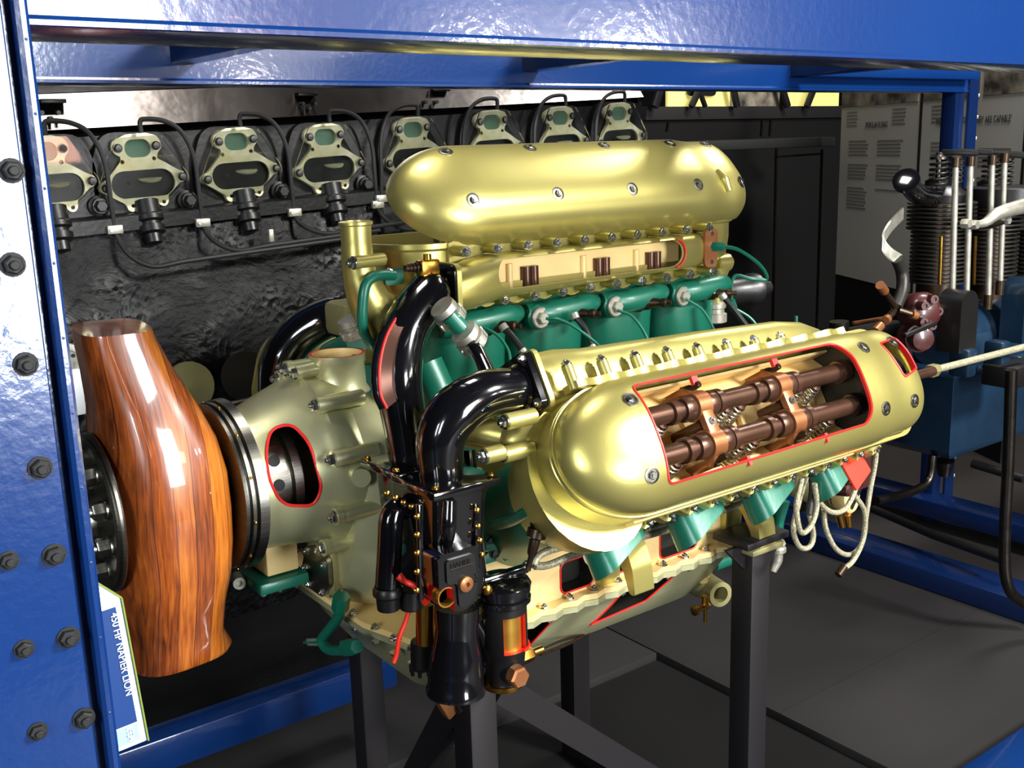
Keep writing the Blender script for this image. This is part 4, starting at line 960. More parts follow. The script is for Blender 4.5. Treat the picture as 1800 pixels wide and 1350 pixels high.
# gold pump housing with lugs left of the near bank
q = PY(885, 775, -.36); b = NB(); lathe(b, q + V((.05, 0, 0)), (-1, -.15, 0), [(0, .034), (.02, .033), (.035, .026), (.05, .016), (.058, .003)], 24); tube(b, [q + V((.02, .01, 0)), q + V((-.02, .06, .01)), q + V((-.05, .10, .0))], .024, 16); part('water_elbow', b, 'gold', en)
for px, py, dx in ((888, 742, .05), (851, 802, .03), (884, 800, .05)):
    p = PY(px, py, -.40); b = NB(); cyl(b, p, p + EX * dx, .0115, bev=.001); part('stud_boss', b, 'gold', en); put('bolt', p, -EX, .008, en, 'stud')
# ================================================================== PROPELLER
pp = thing('propeller', 'varnished laminated wooden propeller hub with sawn-off blades on the engine nose', 'propeller', (-.14, 0, -.3))
b = NB(); rings = []
def blade(z, xf, xr, hy, tw, n=4.2, k=56):
    cx, hx = (xf + xr) / 2, (xr - xf) / 2; ct, stn = math.cos(tw), math.sin(tw); o = []
    for i in range(k):
        a = 2 * math.pi * i / k; c, s = math.cos(a), math.sin(a)
        x = hx * math.copysign(abs(c) ** (2 / n), c); y = hy * math.copysign(abs(s) ** (2 / n), s); o.append(V((cx + x * ct - y * stn, x * stn + y * ct, z)))
    return o
for z, xf, xr, hy, tw, n in [(-.236, -.216, -.066, .086, .10, 3.2), (-.228, -.217, -.062, .090, .10, 3.2), (-.20, -.213, -.075, .094, .08, 3.2), (-.15, -.212, -.068, .108, .05, 3.0), (-.10, -.212, -.058, .122, .02, 3.2), (-.05, -.212, -.052, .128, 0, 3.3), (0, -.212, -.050, .129, 0, 3.3), (.05, -.212, -.052, .128, 0, 3.3), (.10, -.212, -.060, .120, -.02, 3.2), (.15, -.212, -.078, .104, -.05, 3.0), (.20, -.216, -.104, .090, -.08, 3.4), (.25, -.222, -.124, .082, -.10, 3.6), (.262, -.222, -.127, .080, -.10, 3.6)]:
    rings.append(blade(z, xf, xr, hy, tw, n))
ring_faces(b, rings); part('blade_block', b, 'wood', pp, angle=50)
# steel flanges, front clamp plate with bolts, rear plate and ring
b = NB(); lathe(b, (-.2165, 0, 0), -EX, [(0, .114), (.003, .116), (.006, .114), (.007, .108), (.010, .110), (.013, .106), (.013, .05), (.02, .05), (.02, .045)], 64); ff = part('front_flange', b, 'steel', pp)
b = NB(); lathe(b, (-.229, 0, 0), -EX, [(0, .048), (.03, .046), (.05, .046), (.05, .036), (.02, .036)], 40); part('hub_sleeve', b, 'steel', pp)
for i in range(10):
    a = i * math.pi / 5 + .3; p = V((-.2295, .082 * math.cos(a), .084 * math.sin(a))); b = NB(); cyl(b, p, p - EX * .004, .016, seg=18); hexa(b, p - EX * .004, p - EX * .02, .0135); cyl(b, p - EX * .02, p - EX * .036, .007); part('hub_bolt', b, 'steel', ff)
b = NB(); lathe(b, (-.052, 0, 0), EX, [(0, .10), (.001, .126), (.005, .127), (.006, .121), (.009, .121), (.010, .129), (.015, .129), (.016, .122), (.019, .122), (.020, .131), (.034, .132), (.036, .128), (.036, .09)], 72); part('rear_flange', b, 'steel', pp)
for i in range(12):
    a = i * math.pi / 6 + .2; q = V((-.0395, .1293 * math.cos(a), .1293 * math.sin(a))); put('brass_nut', q, (0, math.cos(a), math.sin(a)), .0025, pp, 'flange_rivet')

# ================================================================== INDUCTION PIPES AND CARBURETTOR (parts of the engine)
def P_(l): return [PY(px, py, y) for px, py, y in l]
# near elbow
A = BK(60, .287, -.145, .488)
b = NB(); pth = [A + V((.0, 0, 0)), A + V((-.03, .0, 0))] + P_([(845, 695, -.35), (800, 725, -.345), (774, 775, -.34), (777, 850, -.335)])
tube(b, pth, [.031, .032, .034, .036, .034, .030], 28, 10)
lathe(b, A + V((-.022, 0, 0)), EX, [(0, .031), (.006, .035), (.012, .031)], 28)
uu, rr_ = fr(60)[1], fr(60)[0]; plate(b, rrect(.084, .084, .01, 3), A + V((-.006, 0, 0)), uu, rr_, .009); part('induction_elbow', b, 'black_gloss', en, 'glossy black elbow into the near bank')
for a in (-1, 1):
    for c in (-1, 1): put('bolt', A + uu * .033 * a + rr_ * .033 * c + V((-.0145, 0, 0)) + V((.009, 0, 0)) * 0, -EX, .006, en, 'stud')
# elbow of the upright bank, with its cut-open side
A0 = BK(0, .287, .145, .488)
b = NB(); pth = [A0, A0 + V((-.025, 0, .003))] + P_([(752, 520, -.17), (712, 580, -.19), (700, 660, -.21), (714, 760, -.225), (726, 855, -.24)])
tube(b, pth, [.031, .032, .034, .036, .035, .032, .028], 28, 10)
plate(b, rrect(.084, .084, .01, 3), A0 + V((-.006, 0, 0)), EY, EZ, .009)
part('induction_elbow', b, 'black_gloss', en, 'tall glossy black pipe up to the upright bank')
# cut edge: a proud red-edged shell strip on its left side with brown inside
lft = P_([(704, 548, -.20), (680, 590, -.215), (668, 640, -.225), (669, 690, -.235), (680, 718, -.24)])
rgt = P_([(716, 562, -.215), (698, 600, -.23), (690, 640, -.24), (690, 680, -.245), (697, 705, -.25)])
b = NB(); tube(b, lft, .0022, 8); part('cut_edge', b, 'red', en)
b = NB(); L1, R1 = cat(lft, 6), cat(rgt, 6); ring_faces(b, [[l, r, r + V((.003, .008, 0)), l + V((.003, .008, 0))] for l, r in zip(L1, R1)]); part('pipe_bore', b, 'pipe_brown', en, 'brown bore showing in the cut pipe')
b = NB(); tube(b, [p + V((-.004, .006, 0)) for p in lft], .006, 10); part('cut_pipe_wall', b, 'black_gloss', en)
# far elbow
b = NB(); q0 = P_([(612, 560, .20), (575, 560, .24), (525, 590, .27), (492, 640, .28), (488, 720, .28)]); tube(b, q0, [.036, .037, .038, .038, .036], 26, 8)
d = (q0[0] - q0[1]).normalized(); x_, y_, z_ = basis(d); plate(b, rrect(.09, .09, .01, 3), q0[0], x_, y_, .008); part('induction_elbow', b, 'black_gloss', en, 'glossy black elbow of the far bank')
b = NB(); q = PY(640, 555, .12); fbox(b, q, EX, EY, EZ, .12, .08, .06, .012); part('far_manifold_end', b, 'dull_gold', en)
# pair of diamond flanges on top of the carburettor
FZ = .055
b = NB(); box(b, (.095, -.395, FZ - .012), (.205, -.285, FZ), .003); box(b, (.10, -.30, FZ - .010), (.20, -.19, FZ + .002), .003)
M = Matrix.Rotation(.0, 4, 'Z'); part('carburettor_flange', b, 'black_gloss', en)
for x, y in ((.105, -.385), (.195, -.385), (.195, -.295), (.108, -.2), (.108, -.28), (.16, -.2)): put('brass_nut', (x, y, FZ + .002), EZ, .005, en, 'nut')
# carburettor body
b = NB()
def rb(x0, x1, y0, y1, z, r=.015): return [V(((x0 + x1) / 2 + a, (y0 + y1) / 2 + c, z)) for a, c in rrect(x1 - x0, y1 - y0, r, 5)]
ring_faces(b, [rb(.108, .196, -.385, -.255, FZ - .012), rb(.110, .194, -.380, -.25, .02), rb(.112, .196, -.372, -.25, -.04), rb(.112, .198, -.372, -.25, -.09), rb(.115, .198, -.365, -.25, -.12)][::-1])
part('carburettor_body', b, 'black_gloss', en)
b = NB(); ring_faces(b, [rb(.112, .19, -.29, -.20, FZ - .012, .02), rb(.115, .185, -.29, -.205, -.02, .02), rb(.118, .18, -.29, -.21, -.11, .02)][::-1]); part('carburettor_body', b, 'black_gloss', en)
for px in (739, 838):
    b = NB(); p0, p1 = PY(px - 2, 885, -.378), PY(px, 1055 if px < 800 else 1000, -.372); bar(b, p0, p1, .008, .008, EY, .002); part('body_seam', b, 'black_gloss', en)
for px, py in [(733, 908), (733, 940), (733, 972), (733, 1005), (732, 1038), (680, 867), (695, 875), (709, 883), (723, 890), (838, 897), (840, 925), (843, 950), (846, 975)]:
    put('brass_nut', PY(px, py, -.384 if py > 895 else -.33), (-.35, -1, 0), .0044, en, 'brass_nut')
# ribs on the front face
b = NB(); tube(b, P_([(790, 880, -.384), (788, 930, -.388), (786, 985, -.372)]), [.010, .011, .004], 12); part('body_rib', b, 'black_gloss', en)
# left balance pipe
b = NB(); tube(b, P_([(722, 900, -.29), (700, 893, -.292), (688, 912, -.294), (685, 960, -.295), (681, 1030, -.295)]), [.013, .0165, .0175, .0175, .0175], 20); part('balance_pipe', b, 'black_gloss', en)
b = NB(); q = PY(681, 1030, -.295); lathe(b, q, -EZ, [(0, .0185), (.004, .021), (.012, .021), (.016, .017), (.034, .016), (.036, .012)], 18); part('pipe_cap', b, 'black_satin', en)
# red cut web between pipe and body, cut edge of the case
b = NB(); tube(b, P_([(701, 1012, -.33), (712, 1022, -.335), (728, 1030, -.34), (740, 1048, -.35), (752, 1060, -.36)]), [.006, .004, .0045, .005, .006], 8); part('cut_edge', b, 'bright_red', en)
b = NB(); tube(b, P_([(719, 1072, -.28), (712, 1095, -.28), (702, 1120, -.28), (697, 1150, -.28), (692, 1165, -.28)]), .0035, 8); part('cut_edge', b, 'bright_red', en)
# float chamber with cast lettering
c = PY(806, 1020, -.40); b = NB(); pts = [(-.031, .036), (-.024, .042), (.030, .042), (.033, .036), (.033, -.018), (.027, -.036), (.012, -.046), (-.006, -.044), (-.031, -.028)]
plate(b, rpoly(pts, .008, 3), c, EX, EZ, .045); bmesh.ops.translate(b, verts=b.verts, vec=(0, c.y + .0 - min(v.co.y for v in b.verts), 0)); 
cu = NB(); plate(cu, rpoly([(-.034, -.004), (-.010, -.004), (-.006, -.045), (-.034, -.045)], .003, 2), c + EY * .03, EX, EZ, .08, mi=1)
part('float_chamber', b, ['black_gloss', 'red'], en, cut=[cu])
b = NB(); plate(b, rpoly([(-.020, .033), (.026, .033), (.028, -.014), (.022, -.032), (.010, -.040), (-.002, -.038), (-.004, -.002), (-.020, -.001)], .006, 3), c, EX, EZ, .003); bmesh.ops.translate(b, verts=b.verts, vec=(0, c.y - .003 - min(v.co.y for v in b.verts), 0)); part('name_plate', b, 'black_satin', en, 'cast plate lettered NAPIER')
text(None, 'NAPIER', c + V((-.0145, -.0035, .021)), EX, EZ, .0105, 'dark_steel', en, 'raised_lettering', .0006, squeeze=.95)
for i, ch in enumerate('NOS'):
    a = math.radians(30 - i * 22); text(None, ch, c + V((.012 + .0125 * math.cos(a), -.0035, -.006 + .0125 * math.sin(a) + .003)), V((math.sin(a), 0, -math.cos(a))), V((math.cos(a), 0, math.sin(a))), .006, 'dark_steel', en, 'raised_lettering', .0005)
b = NB(); bar(b, c + V((-.014, -.0035, .0185)), c + V((.022, -.0035, .0185)), .0012, .0012); part('plate_line', b, 'dark_steel', en)
b = NB(); q = c + V((.008, -.004, -.006)); lathe(b, q, -EY, [(0, .011), (.004, .0105), (.006, .006), (.006, .0035), (.002, .003)], 24); part('boss_ring', b, 'copper_tan', en)
b = NB(); q = c + V((-.018, .018, -.02)); lathe(b, q, -EY, [(0, .0145), (.016, .0145), (.016, .0125), (.0, .0125), (.0, .001)], 24, a0=0, a1=2 * math.pi); part('float_chamber_bore', b, 'brass_sheet', en)
# intake cone at the bottom
c0 = PY(803, 1088, -.345); c1 = PY(801, 1216, -.345); H = (c0 - c1).length
b = NB(); lathe(b, c0, c1 - c0, [(-.02, .032), (0, .032), (.012, .0305), (.025, .031), (.05, .036), (.075, .0395), (H - .012, .0405), (H - .008, .0425), (H, .0425), (H, .036), (.05, .028)], 40); part('intake_cone', b, 'black_gloss', en, 'glossy black flared air intake')
b = NB(); tube(b, P_([(835, 1090, -.33), (850, 1120, -.33), (856, 1160, -.32), (846, 1195, -.32)]), [.012, .016, .016, .008], 14); part('intake_rib', b, 'black_gloss', en)
b = NB(); q = PY(826, 1205, -.36); fbox(b, q, EX, EY, EZ, .018, .02, .03, .004); part('intake_lug', b, 'black_satin', en)
b = NB(); cyl(b, PY(742, 1125, -.27), PY(742, 1175, -.27), .017, bev=.002)
for i in range(8): a = i * math.pi / 4; q = PY(742, 1168, -.27); cyl(b, q + V((math.cos(a) * .017, math.sin(a) * .017, 0)), q + V((math.cos(a) * .017, math.sin(a) * .017, -.012)), .003, seg=8)
part('lower_cap', b, 'black_satin', en)
b = NB(); cyl(b, PY(748, 1060, -.30), PY(748, 1130, -.30), .014); part('lower_tube', b, 'brass', en)
b = NB(); cyl(b, PY(722, 1035, -.30), PY(722, 1070, -.30), .016, bev=.002); part('lower_tube', b, 'black_satin', en)
# oil filter with cut window showing brass gauze
c0 = PY(884, 1040, -.345); c1 = PY(884, 1198, -.345); H = (c0 - c1).length; ax = -EZ
b = NB(); wo = []
lathe(b, c0, ax, [(.012, .001), (.012, .0345), (H - .055, .0345), (H - .05, .031), (H - .02, .028), (H - .004, .030), (H - .004, .001)], 48)
cu = NB(); q = c0 + V((-.002, -.035, -.056)); fbox(cu, q, EX, EY, EZ, .038, .03, .056, mi=1)
part('oil_filter_body', b, ['black_satin', 'red'], en, cut=[cu])
b = NB(); lathe(b, c0, ax, [(.018, .001), (.018, .027), (.09, .027), (.09, .001)], 40); part('filter_element', b, 'brass_sheet', en, 'brass filter element behind the cut window')
b = NB(); cyl(b, c0 + V((.004, -.022, -.018)), c0 + V((.004, -.030, -.018)), .004); part('filter_pin', b, 'bronze', en)
b = NB(); lathe(b, c0, EZ, [(-.016, .036), (-.012, .041), (-.006, .041), (-.003, .037), (.002, .037), (.004, .041), (.014, .042), (.02, .038), (.024, .028), (.026, .001)], 48); part('filter_cap', b, 'black_gloss', en)
b = NB(); bar(b, c0 + V((-.045, .0, .026)), c0 + V((.038, -.01, .030)), .014, .012, EZ, .003); part('filter_clamp', b, 'black_gloss', en)
put('bolt', c0 + V((.036, -.012, .032)), EZ, .007, en, 'stud'); put('brass_nut', c0 + V((-.042, -.02, .022)), -EY, .008, en, 'brass_nut')
b = NB(); tube(b, [c0 + V((.0355 * math.cos(a), .0355 * math.sin(a), -.0835)) for a in [math.radians(d) for d in range(-75, 30, 12)]], .0022, 8); part('cut_edge', b, 'red', en)
b = NB(); lathe(b, c1, -EZ, [(-.004, .031), (.0, .031), (.004, .030), (.004, .001)], 40); part('filter_base_ring', b, 'brass', en)
q = PY(908, 1188, -.38); b = NB(); lathe(b, q + EY * .03, -EY, [(0, .017), (.026, .017), (.026, .001)], 20); part('drain_boss', b, 'black_satin', en)
b = NB(); hexa(b, q + EY * .004, q - EY * .012, .0165); part('drain_plug', b, 'copper_tan', en, 'large copper coloured hexagon drain plug')
q = PY(925, 1152, -.345); b = NB(); hexa(b, q - EX * .012, q + EX * .012, .012); cyl(b, q, q + EX * .03, .006); part('oil_union', b, 'brass', en)
b = NB(); q = PY(915, 1158, -.345); hexa(b, q - EX * .012, q + EX * .004, .011); part('oil_union', b, 'steel', en)
# chrome couplings and hoses between the elbows
def coupling(px, py, px2, py2, y, r):
    a, c = PY(px, py, y), PY(px2, py2, y); d = (c - a).normalized(); L = (c - a).length; b = NB()
    lathe(b, a, d, [(0, r * .8), (0, r), (L * .3, r * 1.05), (L * .34, r * .86), (L * .46, r * .86), (L * .5, r * 1.1), (L * .95, r * 1.1), (L, r * .9), (L, r * .5)], 28)
    for i in range(8):
        an = i * math.pi / 4; x_, y_, z_ = basis(d); e_ = x_ * math.cos(an) + y_ * math.sin(an); fbox(b, a + d * L * .72 + e_ * r * 1.08, e_, z_.cross(e_), z_, .006, r * .3, L * .35, .001)
    part('hose_coupling', b, 'silver_cast', en)
coupling(776, 538, 800, 565, -.24, .019); coupling(814, 582, 836, 606, -.27, .020)
b = NB(); cyl(b, PY(790, 555, -.25), PY(828, 597, -.265), .013); part('coolant_hose', b, 'green', en)
b = NB(); tube(b, P_([(828, 600, -.275), (845, 630, -.30), (862, 668, -.335)]), [.011, .011, .013], 14); part('coolant_tube', b, 'black_gloss', en)
coupling(828, 832, 838, 862, -.27, .018)
b = NB(); tube(b, P_([(824, 790, -.26), (828, 830, -.265)]), .010, 12, sm=False); part('coolant_tube', b, 'black_gloss', en)
coupling(612, 560, 626, 592, .02, .019); coupling(632, 552, 648, 575, .0, .017)
b = NB(); tube(b, P_([(628, 600, .02), (600, 612, .10), (580, 620, .16)]), .02, 14); part('coolant_hose', b, 'green', en)
b = NB(); tube(b, P_([(745, 640, -.14), (770, 700, -.16), (780, 760, -.18)]), .03, 14); part('coolant_hose', b, 'green', en)
# brass choke fitting on the tall elbow
b = NB(); q = PY(752, 470, -.17); hexa(b, q + V((0, 0, -.022)), q + V((0, 0, -.006)), .012); fbox(b, q, EX, EY, EZ, .032, .02, .024, .003); cyl(b, q + EZ * .01, q + EZ * .02, .006); part('primer_body', b, 'brass', en)
b = NB(); q2 = PY(730, 470, -.17)
for i in range(5): cyl(b, q2 + V((-.012 + i * .006, 0, 0)), q2 + V((-.009 + i * .006, 0, 0)), .0085 - .0006 * (4 - i))
cyl(b, q2 - EX * .018, q2 + EX * .02, .005); part('primer_spring', b, 'old_plug', en)
# gold filler tower at the front of the upright bank
b = NB(); T0 = P_([(625, 392, -.13), (627, 430, -.13), (632, 480, -.13), (650, 530, -.13), (676, 560, -.12)])
tube(b, T0, [.0225, .0225, .025, .032, .042], 28, 8); lathe(b, T0[0], EZ, [(-.004, .0225), (-.002, .025), (.002, .025), (.003, .022), (.003, .019), (-.02, .019)], 28)
part('filler_neck', b, 'gold', en, 'tall gold filler neck')
b = NB(); q = PY(622, 462, -.155); cyl(b, q, q + V((.055, .01, 0)), .0095, bev=.001); part('stud_boss', b, 'gold', en); put('bolt', q, -EX, .008, en, 'stud')
b = NB(); tube(b, P_([(692, 484, -.15), (665, 484, -.16), (645, 497, -.165), (638, 530, -.165), (638, 575, -.16), (652, 605, -.14), (665, 612, -.12)]), .0078, 14, 8); part('coolant_pipe', b, 'green', en)
b = NB(); plate(b, rpoly([(-.016, -.012), (.016, -.012), (.016, .012), (-.016, .012)], .006), PY(690, 486, -.135), EX, EZ, .006); part('pipe_flange', b, 'green', en)
put('bolt', PY(684, 478, -.145), -EY, .005, en, 'stud')
# dark green crankcase-side fittings behind the carburettor
b = NB(); tube(b, P_([(850, 905, -.20), (870, 900, -.22), (930, 890, -.24)]), .006, 10); tube(b, P_([(850, 960, -.235), (900, 955, -.24), (930, 940, -.24)]), .009, 10); fbox(b, PY(885, 968, -.2), EX, EY, EZ, .11, .03, .03, .006); part('coolant_gallery', b, 'green', en)
for px, py in ((868, 972), (890, 975), (860, 950)): put('black_stud', PY(px, py, -.235), -EY, .008, en, 'gallery_stud')
# small bolt bosses and lugs
# ================================================================== ENGINE AT THE RIGHT (blue crankcase, finned cylinders)
ve = thing('blue_aero_engine', 'dark blue aero engine with finned cylinders and bright pushrods at the right edge', 'engine', (2.5, .2, -.5))
def R3(px, py, y=.25): return PY(px, py, y)
# tank-like lower crankcase with chamfered edges
b = NB()
p0 = PX(1660, 705, 2.2); zt, zb = -.20, -.435
ring_faces(b, [[V((2.22 + s, .13 + s * .5, z)), V((3.7, .13 + s * .5, z)), V((3.7, .42, z)), V((2.22 + s, .42, z))] for z, s in ((zb - .03, .05), (zb, .01), (zt - .03, 0), (zt, .0))])
part('lower_crankcase', b, 'blue_engine', ve)
b = NB(); box(b, (2.19, .11, zt), (3.7, .44, zt + .02), .004); part('crankcase_flange', b, 'blue_engine', ve)
for i in range(7): put('bolt', V((2.24 + i * .1, .108, zt + .01)), -EY, .009, ve, 'flange_bolt')
b = NB(); box(b, (2.14, .28, -.40), (2.22, .46, -.12), .012); part('rear_housing', b, 'black_satin', ve)
b = NB(); cyl(b, (2.24, .21, -.10), (3.7, .21, -.10), .085, seg=36); box(b, (2.26, .12, -.19), (3.7, .30, -.08), .02); part('upper_crankcase', b, 'blue_engine', ve)
for x in (2.42, 2.62, 2.80):
    b = NB(); lathe(b, (x, .21, -.10), EX, [(-.012, .08), (-.012, .098), (.012, .098), (.012, .08)], 32); part('crankcase_rib', b, 'blue_engine', ve)
# round-topped arch covers and black magneto case
for (px, py, wd, h, m_) in ((1662, 560, .085, .17, 'black_satin'), (1775, 540, .10, .19, 'blue_engine')):
    q = R3(px, py, .10); b = NB(); pts = [(-wd / 2, -h / 2)] + [(wd / 2 * math.cos(a), h / 2 - wd / 2 + wd / 2 * math.sin(a)) for a in [math.pi - math.pi * i / 12 for i in range(13)]] + [(wd / 2, -h / 2)]
    plate(b, pts, q, EX, EZ, .07); part('arch_cover', b, m_, ve)
q = R3(1622, 548, .12); b = NB(); lathe(b, q, (-.5, -1, .1), [(-.05, .05), (0, .055), (.02, .045), (.03, .03)], 24); part('magneto_cap', b, 'maroon', ve)
for a in range(5):
    d = V((math.cos(a * 1.25) * .038, 0, math.sin(a * 1.25) * .038)); b = NB(); lathe(b, q + d + V((-.006, -.012, 0)), (-.5, -1, .1), [(0, .013), (.03, .012), (.03, .006), (.026, .006)], 14); part('magneto_terminal', b, 'maroon', ve)
q = R3(1610, 592, .12); b = NB(); lathe(b, q, (-.6, -1, 0), [(-.04, .035), (.02, .04), (.022, .03), (.03, .03), (.032, .034), (.045, .03), (.05, .01)], 24); part('magneto_end', b, 'maroon', ve)
b = NB(); bar(b, R3(1590, 590, .06), R3(1645, 568, .06), .012, .012, EY, .003); part('magneto_clip', b, 'black_satin', ve)
# three finned cylinders with heads
for i, px in enumerate((1648, 1736, 1815)):
    q0, q1 = R3(px, 495, .25), R3(px, 355, .25); H = q1.z - q0.z; q0 = V((q0.x, .25, q0.z)); r_ = .083
    b = NB(); lathe(b, q0 - EZ * .05, EZ, [(0, .06), (.05, .06), (.05 + H, .058), (.06 + H, .02)], 24); cb = part('cylinder_barrel', b, 'old_plug', ve)
    for k_ in range(20):
        z = q0.z + H * k_ / 19.5; rr2 = r_ if k_ < 13 else r_ + .014; b = NB(); cyl(b, (q0.x, .25, z), (q0.x, .25, z + .0045), rr2, seg=28); part('cooling_fin', b, 'fin', cb)
    b = NB(); lathe(b, V((q0.x, .25, q1.z + .0)), EZ, [(0, .07), (.02, .072), (.04, .05), (.05, .02)], 24); fbox(b, V((q0.x, .25, q1.z + .05)), EX, EY, EZ, .12, .05, .03, .006); part('cylinder_head', b, 'black_satin', ve)
    for dx in (-.045, .035):
        c = V((q0.x + dx, .24, q1.z + .045)); b = NB()
        tube(b, [c + V((.024 * math.cos(a * .9), .024 * math.sin(a * .9), a * .0021)) for a in range(36)], .0036, 6, 2); part('valve_spring', b, 'fin', ve)
        b = NB(); cyl(b, c, c + EZ * .08, .008); lathe(b, c + EZ * .078, EZ, [(0, .026), (.006, .026), (.012, .012), (.02, .008)], 18); part('valve_stem', b, 'dark_steel', ve)
        b = NB(); bar(b, c + V((.01, 0, .098)), c + V((.05, -.09, .092)), .018, .016, EZ, .004); part('rocker', b, 'black_satin', ve)
q = R3(1600, 325, .2); b = NB(); tube(b, [R3(1640, 345, .22), R3(1612, 340, .2), R3(1596, 322, .18)], [.03, .028, .026], 16); lathe(b, R3(1594, 320, .18), (-.75, -.3, .55), [(0, .036), (.012, .036), (.014, .03), (.014, .001)], 22); part('intake_elbow', b, 'black_gloss', ve)
for (x1_, y1_, x2_, y2_) in ((1680, 290, 1674, 525), (1706, 288, 1699, 520), (1744, 286, 1737, 525), (1766, 282, 1758, 500)):
    a, c = R3(x1_, y1_, .10), R3(x2_, y2_, .10); b = NB(); cyl(b, a, c, .0085); part('pushrod', b, 'silver_cast', ve)
    b = NB(); cyl(b, c - EZ * .03, c + EZ * .012, .012); part('pushrod_cup', b, 'old_plug', ve); b = NB(); cyl(b, a - EZ * .006, a + EZ * .02, .012); part('pushrod_cup', b, 'old_plug', ve)
for px in (1655, 1715, 1760): b = NB(); a, c = R3(px, 415, .155), R3(px - 3, 500, .155); cyl(b, a, c, .005); part('cylinder_stud', b, 'brass', ve)
b = NB(); lathe(b, R3(1768, 345, .18), (0, 0, 1), [(-.03, .11), (-.026, .118), (.026, .118), (.03, .11)], 32); part('head_band', b, 'black_satin', ve)
b = NB(); tube(b, [R3(1700, 395, .08), R3(1730, 392, .07), R3(1755, 375, .06), R3(1800, 362, .05)], [.008, .012, .018, .022], 14); part('exhaust_clip', b, 'silver_cast', ve)
b = NB(); tube(b, [R3(1697, 393, .09), R3(1722, 400, .08), R3(1745, 396, .08), R3(1768, 388, .08)], .008, 10); part('primer_link', b, 'dark_steel', ve)
for px, py in ((1698, 393), (1712, 395), (1768, 387)): q = R3(px, py, .075); b = NB(); hexa(b, q + EY * .01, q - EY * .012, .014); part('link_nut', b, 'silver_cast', ve)
# ignition strap and hose hanging at the left of the first cylinder
b = NB(); P_5 = cat([R3(1585, 375, .2), R3(1562, 400, .18), R3(1550, 425, .17), R3(1562, 445, .16), R3(1582, 458, .15)], 5); ring_faces(b, [[p + V((0, 0, .016)), p + V((.004, -.004, .016)), p + V((.004, -.004, -.016)), p + V((0, 0, -.016))] for p in P_5]); part('ignition_strap', b, 'silver_cast', ve)
b = NB(); tube(b, [R3(1577, 455, .15), R3(1586, 480, .15), R3(1586, 510, .14), R3(1575, 540, .13)], .017, 12); part('ignition_hose', b, 'fin', ve)
for i, (px, py, qx, qy) in enumerate(((1575, 540, 1555, 512), (1572, 545, 1548, 572), (1580, 545, 1602, 552), (1570, 550, 1560, 560))):
    b = NB(); cyl(b, R3(px, py, .12), R3(qx, qy, .1), .008); part('lead_end', b, 'old_plug', ve)
    b = NB(); cyl(b, R3(qx, qy, .1), R3(qx + (qx - px) * .4, qy + (qy - py) * .4, .095), .012); part('lead_end', b, 'copper_tan', ve)
b = NB(); box(b, R3(1455, 610, .55), R3(1560, 560, .62), .01)
cyl(b, R3(1475, 565, .5), R3(1475, 600, .5), .03); part('rear_accessory', b, 'black_satin', ve)
b = NB(); a, c = R3(1500, 568, .5), R3(1560, 558, .5); bar(b, a, c, .012, .01, EZ, .002); part('accessory_strip', b, 'copper_tan', ve)
b = NB(); cyl(b, R3(1636, 652, .02), R3(1800, 610, -.02), .0095); part('drive_shaft', b, 'braid', ve, 'long pale control shaft')
b = NB(); hexa(b, R3(1634, 653, .02), R3(1648, 649, .02), .018); part('shaft_union', b, 'dull_gold', ve)
for px in (1705, 1765):
    q = R3(px, 632 if px < 1750 else 618, .02); b = NB(); fbox(b, q + V((0, .02, -.01)), EX, EY, EZ, .05, .06, .08, .01); part('shaft_bracket', b, 'blue_engine', ve)
b = NB(); fbox(b, R3(1780, 655, .0), EX, EY, EZ, .16, .10, .06, .006); part('mount_block', b, 'black_satin', ve)
b = NB(); tube(b, [R3(1640, 800, .2), R3(1632, 845, .2), R3(1600, 865, .2), R3(1540, 880, .2)], .013, 12); cyl(b, R3(1660, 810, .2), R3(1660, 835, .2), .03, .018); part('drain_hose', b, 'dark_steel', ve)
# tubular stand of that engine
vs_ = thing('tubular_stand', 'black bent-tube stand under the blue aero engine at the right', 'stand', (2.3, -.05, -.92))
b = NB(); tube(b, [PY(1778, 650, -.12), PY(1773, 800, -.12), PY(1766, 960, -.12), PY(1772, 1030, -.13), PY(1800, 1060, -.15), PY(1850, 1075, -.2)], .0155, 14); part('stand_tube', b, 'dark_steel', vs_)
b = NB(); tube(b, [PX(1535, 895, 2.45), PX(1640, 940, 2.4), PX(1765, 985, 2.35)], .014, 12, sm=False); part('stand_tube', b, 'black_satin', vs_)
b = NB(); tube(b, [PX(1710, 815, 2.5), PX(1800, 842, 2.5)], .014, 12, sm=False); part('stand_tube', b, 'black_satin', vs_)

